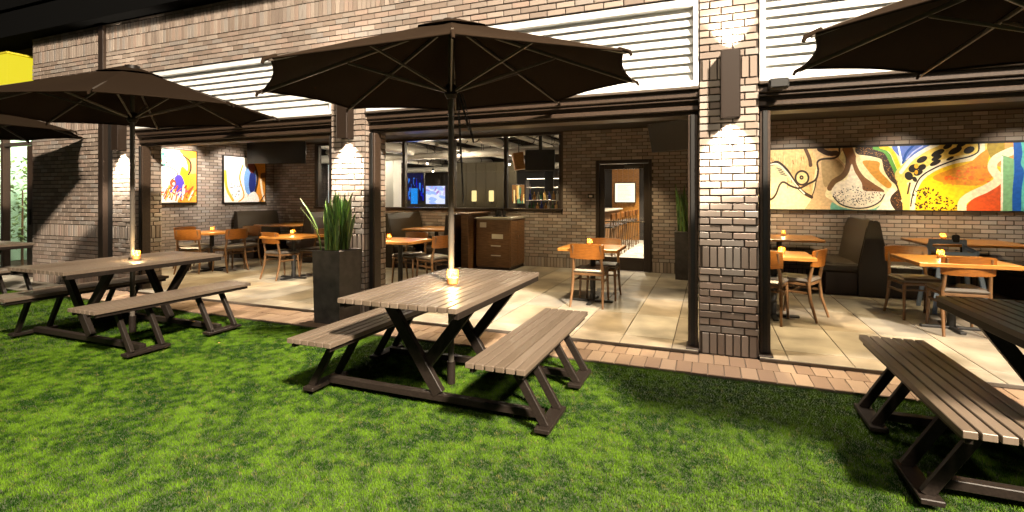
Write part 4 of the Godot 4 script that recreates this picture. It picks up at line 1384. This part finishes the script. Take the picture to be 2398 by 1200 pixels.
func build_bar() -> void:
	var sh := thing("bar_room_shell", "dark walls and ceiling of the bar room behind the window", "room")
	cb("back_wall", M.dark, sh, Vector3(-15.0, 0.0, -12.15), Vector3(1.6, 4.25, -12.0), 0.002)
	cb("side_wall", M.dark, sh, Vector3(1.45, 0.0, -11.99), Vector3(1.6, 4.25, -4.96), 0.002)
	cb("side_wall", M.dark, sh, Vector3(-15.0, 0.0, -11.99), Vector3(-14.85, 4.25, -0.6), 0.002)
	cb("ceiling", M.ceiling, sh, Vector3(-14.84, 3.6, -11.99), Vector3(1.44, 3.7, -4.96), 0.002)
	var fl := setting("bar_floor")
	cb("slab", M.concrete, fl, Vector3(-14.84, 0.021, -11.99), Vector3(1.44, 0.031, -4.96), 0.001)
	for q in [[-9.6, 2.85, 0.1], [-9.1, 2.62, 0.06], [-8.5, 3.05, 0.09], [-7.6, 2.75, 0.13], [-7.1, 2.95, 0.05], [-6.5, 3.1, 0.1], [-5.9, 2.7, 0.05], [-5.4, 2.95, 0.12], [-4.4, 3.15, 0.09], [-3.9, 2.8, 0.05], [-3.4, 3.0, 0.1]]:
		var t := thing("air_duct", "pale round air duct running under the bar ceiling", "duct", Vector3(q[0], q[1], -8.5), 0.0, "ducts under the bar ceiling")
		var b := MB.new()
		b.tube([Vector3(0, 0, 3.4), Vector3(0, 0, -3.4)], [q[2], q[2]], 16)
		part(b, "pipe", M.duct, t)
		for z in [-2.4, -0.8, 0.8, 2.4]:
			var c := MB.new()
			c.tube([Vector3(0, 0, z - 0.02), Vector3(0, 0, z + 0.02)], [q[2] + 0.012, q[2] + 0.012], 16)
			part(c, "clamp", M.bronze, t)
			var r := MB.new()
			r.tube([Vector3(0, q[2], z), Vector3(0, 3.6 - q[1], z)], [0.008, 0.008], 6)
			part(r, "hanger", M.black, t)
	for z in [-6.2, -7.8, -9.6]:
		var bm := thing("ceiling_beam", "dark steel beam crossing under the bar ceiling", "beam", Vector3(-6.5, 3.42, z), 0.0, "beams under the bar ceiling")
		cb("web", M.steel, bm, Vector3(-8.0, -0.1, -0.02), Vector3(7.8, 0.17, 0.02), 0.002)
		cb("flange", M.steel, bm, Vector3(-8.0, -0.13, -0.08), Vector3(7.8, -0.101, 0.08), 0.003)
	for q in [[2.55, -6.9, 0.09], [2.75, -8.3, 0.11], [2.95, -10.2, 0.14], [2.42, -10.6, 0.1]]:
		var t := thing("white_pipe", "white painted pipe crossing the bar ceiling from side to side", "pipe", Vector3(-6.6, q[0], q[1]), 0.02, "white pipes under the bar ceiling")
		var b := MB.new()
		b.tube([Vector3(-5.5, 0, 0), Vector3(4.2, 0.1, 0)], [q[2], q[2]], 14)
		part(b, "pipe", M.duct, t)
		for x in [-4.0, -1.5, 1.0, 3.5]:
			var r := MB.new()
			r.tube([Vector3(x, q[2], 0), Vector3(x, 3.6 - q[0], 0)], [0.008, 0.008], 6)
			part(r, "hanger", M.black, t)
	# pendant spots that light the ducts and the counter
	var k := 0
	for q in [[-9.0, -6.3, 2.45], [-7.3, -7.0, 2.4], [-6.0, -6.4, 2.55], [-5.0, -7.4, 2.35], [-8.3, -9.0, 2.3], [-5.8, -9.4, 2.3], [-2.2, -7.6, 2.7], [-1.6, -9.8, 2.7]]:
		var t2 := thing("pendant_lamp", "small glowing pendant lamp hanging among the bar ducts", "pendant lamp", Vector3(q[0], q[2], q[1]), 0.0, "pendant lamps in the bar")
		var c2 := MB.new()
		c2.tube([Vector3(0, 0.08, 0), Vector3(0, 3.6 - q[2], 0)], [0.006, 0.006], 6)
		part(c2, "cord", M.black, t2)
		var s2 := MB.new()
		s2.lathe(Vector3.ZERO, [Vector2(0.01, 0.09), Vector2(0.035, 0.08), Vector2(0.05, 0.02), Vector2(0.046, 0.02), Vector2(0.03, 0.07)], 14)
		part(s2, "shade", M.black, t2)
		var g := MB.new()
		g.lathe(Vector3.ZERO, [Vector2(0.0, 0.03), Vector2(0.028, 0.018), Vector2(0.034, 0.0), Vector2(0.02, -0.026), Vector2(0.0, -0.032)], 14)
		part(g, "bulb", M.lamp, t2)
		omni(t2, Vector3(0, 0.0, 0), 1.5, Color(1.0, 0.93, 0.8), 0.03)
		k += 1
	for z in [-6.4, -8.6, -10.6]:
		added_passage_light(Vector3(-1.5, 3.6, z))
	var cn := thing("bar_counter", "long wooden bar counter seen through the window and door", "bar counter", Vector3(-5.6, 0.03, -6.7))
	cb("front", M.cabinet, cn, Vector3(-2.4, 0.0, -0.25), Vector3(2.0, 1.04, 0.25), 0.004)
	cb("top", M.table_wood, cn, Vector3(-2.45, 1.041, -0.3), Vector3(2.05, 1.085, 0.3), 0.006)
	var cn2 := thing("bar_counter", "bar counter with pale top along the row of stools behind the door", "bar counter", Vector3(-2.95, 0.03, -8.8))
	cb("front", M.cabinet, cn2, Vector3(-0.3, 0.0, -2.4), Vector3(0.25, 1.04, 2.4), 0.004)
	cb("top", M.stone_top, cn2, Vector3(-0.34, 1.041, -2.45), Vector3(0.36, 1.085, 2.45), 0.006)
	var st0: Node3D = null
	for i in 7:
		var z := -6.5 - i * 0.68
		if st0 == null:
			st0 = thing("bar_stool", "wooden bar stool lined up at the counter behind the door", "bar stool", Vector3(-2.25, 0.03, z), -PI / 2, "bar stools at the counter")
			for sx in [-1, 1]:
				for sz in [-1, 1]:
					var l := MB.new()
					l.tube([Vector3(sx * 0.2, 0, sz * 0.2), Vector3(sx * 0.16, 0.72, sz * 0.16), Vector3(sx * 0.16, 1.05 if sz < 0 else 0.73, sz * 0.17)], [0.016, 0.016, 0.014], 7)
					part(l, "leg", M.chair_leg, st0)
			cb("seat", M.leather_dark, st0, Vector3(-0.19, 0.73, -0.19), Vector3(0.19, 0.77, 0.19), 0.012)
			cb("backrest", M.chair_wood, st0, Vector3(-0.19, 0.92, -0.2), Vector3(0.19, 1.06, -0.18), 0.006)
			cb("foot_rail", M.pole, st0, Vector3(-0.19, 0.26, 0.17), Vector3(0.19, 0.28, 0.19), 0.004)
			cb("foot_rail", M.pole, st0, Vector3(-0.19, 0.26, -0.19), Vector3(0.19, 0.28, -0.17), 0.004)
		else:
			dup(st0, Vector3(-2.25, 0.03, z), -PI / 2, "wooden bar stool lined up at the counter behind the door")
	# glowing panels and screens
	for q in [
		["blue_display_screen", "tall glowing blue display screen at the back of the bar", -9.3, 1.35, -8.65, 2.25, -9.0, Color(0.1, 0.2, 0.9), 1.0, 0],
		["white_display_screen", "bright white display screen glowing through the bar window", -8.5, 1.25, -7.8, 1.82, -8.9, Color(0.85, 0.9, 1.0), 1.3, 1],
		["cyan_display_screen", "narrow cyan display screen beside the bright white one", -9.0, 1.25, -8.75, 1.75, -8.8, Color(0.1, 0.6, 1.0), 0.9, -1],
		["amber_display_screen", "warm glowing back-bar display behind the liquor bottles", -5.0, 1.3, -4.5, 1.8, -7.6, Color(1.0, 0.82, 0.55), 1.2, 2],
		["menu_display_screen", "bright white menu display on the wooden wall behind the door", -2.95, 1.3, -2.3, 1.93, -11.85, Color(1.0, 0.93, 0.8), 1.7, 3]]:
		var t3 := thing(q[0], q[1], "screen", Vector3((q[2] + q[4]) * 0.5, (q[3] + q[5]) * 0.5, q[6]))
		var hx: float = (q[4] - q[2]) * 0.5
		var hy: float = (q[5] - q[3]) * 0.5
		cb("housing", M.black, t3, Vector3(-hx - 0.02, -hy - 0.02, -0.06), Vector3(hx + 0.02, hy + 0.02, -0.001), 0.004)
		screen_face("screen", (glow(q[7], q[8]) if q[9] < 0 else screen_mat(int(q[9]), q[8])), t3, hx, hy)
		var ar := AreaLight3D.new()
		ar.name = "light"
		t3.add_child(ar)
		ar.position = Vector3(0, 0, 0.02)
		ar.rotation.y = PI
		ar.area_size = Vector2(hx * 2, hy * 2)
		ar.area_range = 12.0
		ar.light_energy = 0.5
		ar.light_color = q[7]
		ar.shadow_enabled = true
	var wp := thing("wood_wall_panel", "tall honey wood wall panel behind the bright menu display", "wall panel", Vector3(-2.62, 0.03, -11.98))
	for i in 5:
		cb("board", M.table_wood, wp, Vector3(-0.45 + i * 0.18, 0.0, 0.0), Vector3(-0.274 + i * 0.18, 2.5, 0.05), 0.003)
	var pl := thing("white_column", "pale plastered column inside the bar beside the window", "column", Vector3(-8.75, 0.03, -7.2))
	cb("shaft", M.white, pl, Vector3(-0.33, 0.0, -0.2), Vector3(0.33, 3.55, 0.2), 0.006)
	var pt := thing("olive_partition", "olive and brown partition wall inside the bar", "partition", Vector3(-6.1, 0.03, -8.2))
	for i in 6:
		cb("panel", M.partition, pt, Vector3(-0.9 + i * 0.32, 0.0, -0.03), Vector3(-0.586 + i * 0.32, 2.45, 0.03 + 0.004 * (i % 2)), 0.003)
	for x in [-6.4, -5.85]:
		var sc := thing("wall_lamp", "small frosted wall lamp on the olive partition", "wall lamp", Vector3(x, 1.5, -8.16), 0.0, "wall lamps on the partition")
		cb("lamp_shade", glow(Color(1.0, 0.9, 0.6), 1.3), sc, Vector3(-0.07, -0.16, 0.0), Vector3(0.07, 0.16, 0.08), 0.02)
		cb("bracket", M.bronze, sc, Vector3(-0.03, -0.2, -0.02), Vector3(0.03, -0.161, 0.05), 0.003)
		omni(sc, Vector3(0, 0, 0.04), 0.12, Color(1.0, 0.85, 0.55), 0.05)
	var bs := thing("bottle_shelf", "lit back-bar shelf crowded with bottles by the window's end", "shelf", Vector3(-3.85, 0.0, -6.9))
	for y in [1.12, 1.4, 1.72]:
		cb("shelf_board", M.stone_top, bs, Vector3(-0.45, y - 0.02, -0.14), Vector3(0.5, y, 0.14), 0.003)
	for sx in [-0.47, 0.52]:
		cb("upright", M.bronze, bs, Vector3(sx - 0.018, 0.03, -0.14), Vector3(sx + 0.018, 1.9, 0.14), 0.003)
	var lt := thing("added_shelf_lamp", "added slim lamp strip brightening the back-bar bottles", "lamp", Vector3(-3.83, 1.93, -6.72))  # unseen lamp, added to brighten the bottle shelf
	cb("housing", M.black, lt, Vector3(-0.45, 0.0, -0.03), Vector3(0.45, 0.03, 0.03), 0.004)
	cb("lamp_strip", M.lamp, lt, Vector3(-0.42, -0.008, -0.015), Vector3(0.42, -0.001, 0.015), 0.002)
	for x in [-0.28, 0.0, 0.28]:
		spot(lt, Vector3(x, -0.02, 0), Vector3(0, -1, -0.25), 0.9, 60.0, Color(1.0, 0.95, 0.85), 0.03, 0.6)
	var bcol := [L(0.02, 0.03, 0.25), L(0.3, 0.14, 0.03), L(0.35, 0.35, 0.3), L(0.03, 0.09, 0.04), L(0.45, 0.3, 0.1)]
	for row in 2:
		for i in 9:
			var hgt := rng.randf_range(0.2, 0.27)
			var bt := thing("liquor_bottle", "glass bottle on the lit back-bar shelf", "bottle", Vector3(-4.22 + i * 0.1, [1.4, 1.12][row], -6.88 + rng.randf_range(-0.05, 0.05)), 0.0, "bottles on the back-bar shelf")
			var bb := MB.new()
			bb.lathe(Vector3.ZERO, [Vector2(0.0, 0.001), Vector2(0.036, 0.001), Vector2(0.037, hgt * 0.58), Vector2(0.014, hgt * 0.76), Vector2(0.013, hgt), Vector2(0.0, hgt)], 12)
			var bmx := mat(bcol[rng.randi() % 5] if i < 1 else bcol[(i + row * 2) % 5], 0.08)
			part(bb, "body", bmx, bt)
	var hs := thing("hanging_screens", "cluster of black screens hanging from the bar ceiling", "television", Vector3(-3.8, 2.36, -6.4), 0.2)
	cb("screen", M.blacksatin, hs, Vector3(-0.36, -0.25, 0.0), Vector3(0.36, 0.25, 0.05), 0.006)
	cb("screen", M.blacksatin, hs, Vector3(0.1, -0.75, -0.1), Vector3(0.32, -0.27, -0.05), 0.006)
	cb("bracket", M.black, hs, Vector3(-0.04, 0.1, -0.1), Vector3(0.04, 1.24, -0.051), 0.004)
	var sp := thing("stage_speaker", "amber tilted speaker box hanging by the black bar screens", "speaker", Vector3(-4.35, 2.35, -6.4), 0.5)
	var sb := MB.new()
	sb.cbox(Vector3.ZERO, Vector3(0.26, 0.42, 0.24), 0.015, Basis(Vector3(0, 0, 1), 0.16))
	part(sb, "box", M.table_wood, sp)
	cb("hanger", M.black, sp, Vector3(-0.01, 0.2, -0.01), Vector3(0.01, 1.25, 0.01), 0.002)
	artwork("framed_painting", "pale blue abstract canvas seen through the window edge", "painting", Vector3(-10.2, 1.3, -6.4), Vector3(-9.4, 1.3, -6.4), 1.1, Vector3(0, 0, 1), painting_texture(2))

func added_passage_light(at: Vector3) -> void:  # unseen spots added so the passage floor reads very bright
	var t := thing("added_passage_spot", "added ceiling spotlight brightening the passage floor behind the door", "spotlight", at, 0.0, "added ceiling spotlights in the bar passage")
	var b := MB.new()
	b.lathe(Vector3(0, -0.12, 0), [Vector2(0.0, 0.1), Vector2(0.04, 0.1), Vector2(0.05, 0.0), Vector2(0.046, 0.0), Vector2(0.04, 0.02)], 14)
	part(b, "can", M.black, t)
	var g := MB.new()
	g.lathe(Vector3(0, -0.1, 0), [Vector2(0.0, -0.002), Vector2(0.039, -0.002), Vector2(0.039, 0.002), Vector2(0.0, 0.002)], 14)
	part(g, "lamp_lens", M.lamp, t)
	spot(t, Vector3(0, -0.14, 0), Vector3(0, -1, 0), 46.0, 40.0, Color(1.0, 0.95, 0.85), 0.04, 0.5)

func build_storefront() -> void:
	var t := thing("glass_storefront", "brown framed glass storefront beyond the brick wall's end", "storefront", Vector3(-11.05, 0, -0.4))
	for x in [-3.4, -1.78, -0.72, -0.06]:
		cb("mullion", M.steel, t, Vector3(x - 0.04, 0.0, -0.06), Vector3(x + 0.04, 3.38, 0.06), 0.004)
	cb("door_stile", M.steel, t, Vector3(-1.0, 0.02, -0.025), Vector3(-0.765, 2.44, 0.025), 0.004)
	cb("transom", M.pole, t, Vector3(-3.36, 2.45, -0.05), Vector3(-0.1, 2.52, 0.05), 0.004)
	cb("head", M.steel, t, Vector3(-3.4, 3.3, -0.05), Vector3(-0.02, 3.38, 0.05), 0.004)
	cb("sill", M.steel, t, Vector3(-3.4, 0.0, -0.07), Vector3(-0.02, 0.12, 0.07), 0.004)
	for q in [[-3.36, -1.82], [-1.74, -1.002], [-0.68, -0.1]]:
		cb("pane", M.glass, t, Vector3(q[0], 0.121, -0.003), Vector3(q[1], 2.449, 0.003), 0.0005)
		cb("pane", M.glass, t, Vector3(q[0], 2.521, -0.003), Vector3(q[1], 3.299, 0.003), 0.0005)
	cb("door_handle", M.pole, t, Vector3(-0.9, 0.95, 0.03), Vector3(-0.86, 1.25, 0.06), 0.006)
	var w2 := thing("storefront_parapet", "dark wall above the glass storefront", "wall")
	cb("panel", M.dark, w2, Vector3(-15.0, 3.39, -0.6), Vector3(-11.06, 4.25, -0.3), 0.003)
	cb("panel", M.dark, w2, Vector3(-15.0, 0.0, -0.6), Vector3(-14.46, 3.38, -0.3), 0.003)
	var bx := thing("yellow_light_box", "glowing yellow box sign above the glass storefront", "sign", Vector3(-11.95, 3.66, 0.05))
	cb("glow_face", glow(Color(0.93, 0.86, 0.06), 1.0), bx, Vector3(-0.6, -0.32, -0.3), Vector3(0.55, 0.34, 0.14), 0.01)
	for s in [-1, 1]:
		cb("edge", mat(L(0.5, 0.42, 0.02), 0.6), bx, Vector3(-0.62, s * 0.335 - 0.012, -0.3), Vector3(0.57, s * 0.335 + 0.024, 0.15), 0.004)
	var ar := AreaLight3D.new()
	ar.name = "light"
	bx.add_child(ar)
	ar.position = Vector3(0, 0, 0.18)
	ar.rotation.y = PI
	ar.area_size = Vector2(1.1, 0.6)
	ar.area_range = 12.0
	ar.light_energy = 1.2
	ar.light_color = Color(1.0, 0.95, 0.3)
	ar.shadow_enabled = true
	# what shows behind the glass: lit planting in the lobby
	var lb := thing("lobby_wall", "pale green lobby wall behind the glass storefront", "wall", Vector3(-14.7, 0.03, -2.4))
	cb("panel", mat(L(0.3, 0.5, 0.36), 0.7), lb, Vector3(-0.05, 0.0, -1.8), Vector3(0.05, 3.3, 1.78), 0.003)
	for k in 3:
		var h := thing("lobby_shrub", "leafy green shrub standing behind the storefront glass", "shrub", Vector3(-13.5 - 0.35 * k, 0.03, -0.95 - 0.55 * k), 0.0, "shrubs behind the storefront")
		var lf := MB.new()
		for i in 420:
			var a := rng.randf() * TAU
			var rr := sqrt(rng.randf()) * 0.36
			var c := Vector3(cos(a) * rr, rng.randf_range(0.35, 2.3), sin(a) * rr)
			var d := Vector3(rng.randf_range(-1, 1), rng.randf_range(-0.6, 0.6), rng.randf_range(-1, 1)).normalized() * 0.06
			var e := d.cross(Vector3(rng.randf_range(-1, 1), 1, rng.randf_range(-1, 1))).normalized() * 0.025
			var kk := rng.randf_range(0.6, 1.5)
			lf.col = Color(0.09 * kk, 0.17 * kk, 0.04 * kk)
			lf.quad(c - d, c + e, c + d, c - e)
		part(lf, "foliage", M.leaf, h)
		var tr := MB.new()
		tr.tube([Vector3(0, 0, 0), Vector3(0.02, 1.6, 0)], [0.025, 0.012], 7)
		part(tr, "stem", M.chair_leg, h)
	var lamp := thing("lobby_ceiling_lamp", "round glowing ceiling lamp in the lobby behind the storefront", "ceiling lamp", Vector3(-13.0, 3.05, -1.5))
	var g := MB.new()
	g.lathe(Vector3.ZERO, [Vector2(0.0, 0.05), Vector2(0.12, 0.04), Vector2(0.16, 0.0), Vector2(0.1, -0.05), Vector2(0.0, -0.06)], 18)
	part(g, "bulb", M.lamp, lamp)
	var cd := MB.new()
	cd.tube([Vector3(0, 0.05, 0), Vector3(0, 1.1, 0)], [0.01, 0.01], 6)
	part(cd, "cord", M.black, lamp)
	omni(lamp, Vector3.ZERO, 26.0, Color(1.0, 0.95, 0.85), 0.12)

func build_mast() -> void:
	mast(Vector3(11.6, 0, 13.6), Vector3(-2.5, 1.0, 0.5), 2600.0, "tall floodlight mast standing off to the side of the lawn", 2400.0)
	mast(Vector3(1.2, 0, 17.5), Vector3(-1.5, 1.0, 0.5), 250.0, "added floodlight mast across the lawn giving weak fill light on the pillars")  # weaker out-of-view flood, added to fill the pillars and soften the shade

func mast(at: Vector3, aim: Vector3, energy: float, label: String, pool := 0.0) -> void:
	var t := thing("floodlight_mast", label, "floodlight", at, 0.0, "floodlight masts across the lawn")
	var p := MB.new()
	p.tube([Vector3(0, -0.03, 0), Vector3(0, 16.2, 0)], [0.14, 0.08], 14)
	part(p, "mast", M.pole, t)
	cb("base", M.concrete, t, Vector3(-0.4, -0.03, -0.4), Vector3(0.4, 0.4, 0.4), 0.02)
	var h := Node3D.new()
	h.name = "lamp_head"
	t.add_child(h)
	h.position = Vector3(0, 16.2, 0)
	h.basis = Basis.looking_at((aim - at - Vector3(0, 16.0, 0)).normalized(), Vector3.UP)
	cb("housing", M.black, h, Vector3(-0.32, -0.24, -0.22), Vector3(0.32, 0.24, 0.12), 0.02)
	cb("lamp_lens", M.lamp, h, Vector3(-0.24, -0.16, -0.234), Vector3(0.24, 0.16, -0.222), 0.004)
	spot(h, Vector3(0, 0, -0.28), Vector3(0, 0, -1), energy, 34.0, Color(1.0, 0.935, 0.84), 0.9, 0.5)
	if pool > 0:
		var h2 := Node3D.new()
		h2.name = "lamp_head"  # extra head added to put a brighter pool of light on the lawn
		t.add_child(h2, true)
		h2.position = Vector3(0, 15.4, 0)
		h2.basis = Basis.looking_at((Vector3(-0.9, 0.0, 2.3) - at - Vector3(0, 15.4, 0)).normalized(), Vector3.UP)
		cb("housing", M.black, h2, Vector3(-0.26, -0.2, -0.22), Vector3(0.26, 0.2, 0.12), 0.02)
		cb("lamp_lens", M.lamp, h2, Vector3(-0.2, -0.14, -0.234), Vector3(0.2, 0.14, -0.222), 0.004)
		spot(h2, Vector3(0, 0, -0.28), Vector3(0, 0, -1), pool, 12.0, Color(1.0, 0.935, 0.84), 0.9, 1.0)

func _ready() -> void:
	rng.seed = 1234
	# camera
	var cam := Camera3D.new()
	cam.name = "camera"
	add_child(cam)
	cam.position = CAM
	cam.rotation_degrees = Vector3(0, YAW, 0)
	cam.projection = Camera3D.PROJECTION_FRUSTUM
	cam.near = 0.05
	cam.far = 400.0
	cam.size = 0.05 * 2.0 * 600.0 / 1170.0
	cam.frustum_offset = Vector2(0, -0.05 * 139.0 / 1170.0)
	cam.current = true
	# night sky
	var we := WorldEnvironment.new()
	we.name = "environment"
	add_child(we)
	var env := Environment.new()
	we.environment = env
	env.background_mode = Environment.BG_SKY
	var sky := Sky.new()
	var sm := ProceduralSkyMaterial.new()
	sm.sky_top_color = Color(0.17, 0.18, 0.22)
	sm.sky_horizon_color = Color(0.28, 0.27, 0.26)
	sm.ground_horizon_color = Color(0.1, 0.09, 0.08)
	sm.ground_bottom_color = Color(0.03, 0.03, 0.03)
	sky.sky_material = sm
	env.sky = sky
	env.background_energy_multiplier = 1.0
	env.tonemap_mode = Environment.TONE_MAPPER_LINEAR
	env.tonemap_exposure = 1.0
	env.sdfgi_enabled = true
	env.ssao_enabled = true
	env.ssil_enabled = true
	make_materials()
	M.dry_leaf = mat(L(0.3, 0.17, 0.06), 0.8)
	M.partition = mat(L(0.032, 0.024, 0.009), 0.75)
	M.louver_back = mat(L(0.35, 0.26, 0.18), 0.8)
	M.flame_wax = mat(L(0.85, 0.7, 0.45), 0.5)
	M.flame_wax.backlight = Color(0.9, 0.75, 0.5)
	build_mast()
	build_facade()
	build_floor()
	build_room()
	build_bar()
	build_storefront()
	build_dining()
	picnic_set(-1.9, "slatted picnic table with attached benches beside the big outdoor planter")
	picnic_set(-5.92, "slatted picnic table in front of the opening with the framed paintings")
	picnic_set(1.92, "slatted picnic table in front of the opening with the mural")
	picnic_set(-9.85, "slatted picnic table in front of the blank brick wall and storefront")
	umbrella(-1.925, 1.448, 2.386, 1.49, 0.483, 0.095, -0.438, "brown umbrella with hanging cords over the table beside the planter", -1.93, 1.5, true)
	umbrella(-6.05, 1.4, 2.42, 1.45, 0.83, 0.055, -0.37, "brown umbrella over the table before the paintings opening", -5.95, 1.45)
	umbrella(1.975, 1.79, 2.316, 1.56, 0.29, 0.129, 0.043, "brown umbrella over the table before the mural opening", 1.93, 1.6)
	umbrella(-9.85, 1.45, 2.4, 1.45, 0.6, 0.05, -0.4, "brown umbrella over the table before the blank brick wall", -9.86, 1.5)
	candle(Vector3(-1.87, 0.791, 1.585), "bright glass candle at the umbrella pole of the planter-side picnic table", 0.6, 1.25)
	candle(Vector3(-5.8, 0.791, 1.5), "bright glass candle on the picnic table before the paintings opening", 0.6, 1.1)
	for q in [[-4.95, 1.75], [-4.6, 1.45]]:
		var fl := thing("fallen_leaf", "small dry brown leaf lying on the lawn", "leaf", Vector3(q[0], 0.004, q[1]), rng.randf() * TAU, "dry leaves on the lawn")
		var lb := MB.new()
		for e in [-1, 1]:
			lb.edge(Vector3(-0.02, 0, 0), Vector3(0, 0.006, e * 0.012), Vector3(0.022, 0.003, 0), Vector3(0, 0.001, 0), Vector3(0, -1, 0))
		part(lb, "blade", M.dry_leaf, fl)
	build_lawn()
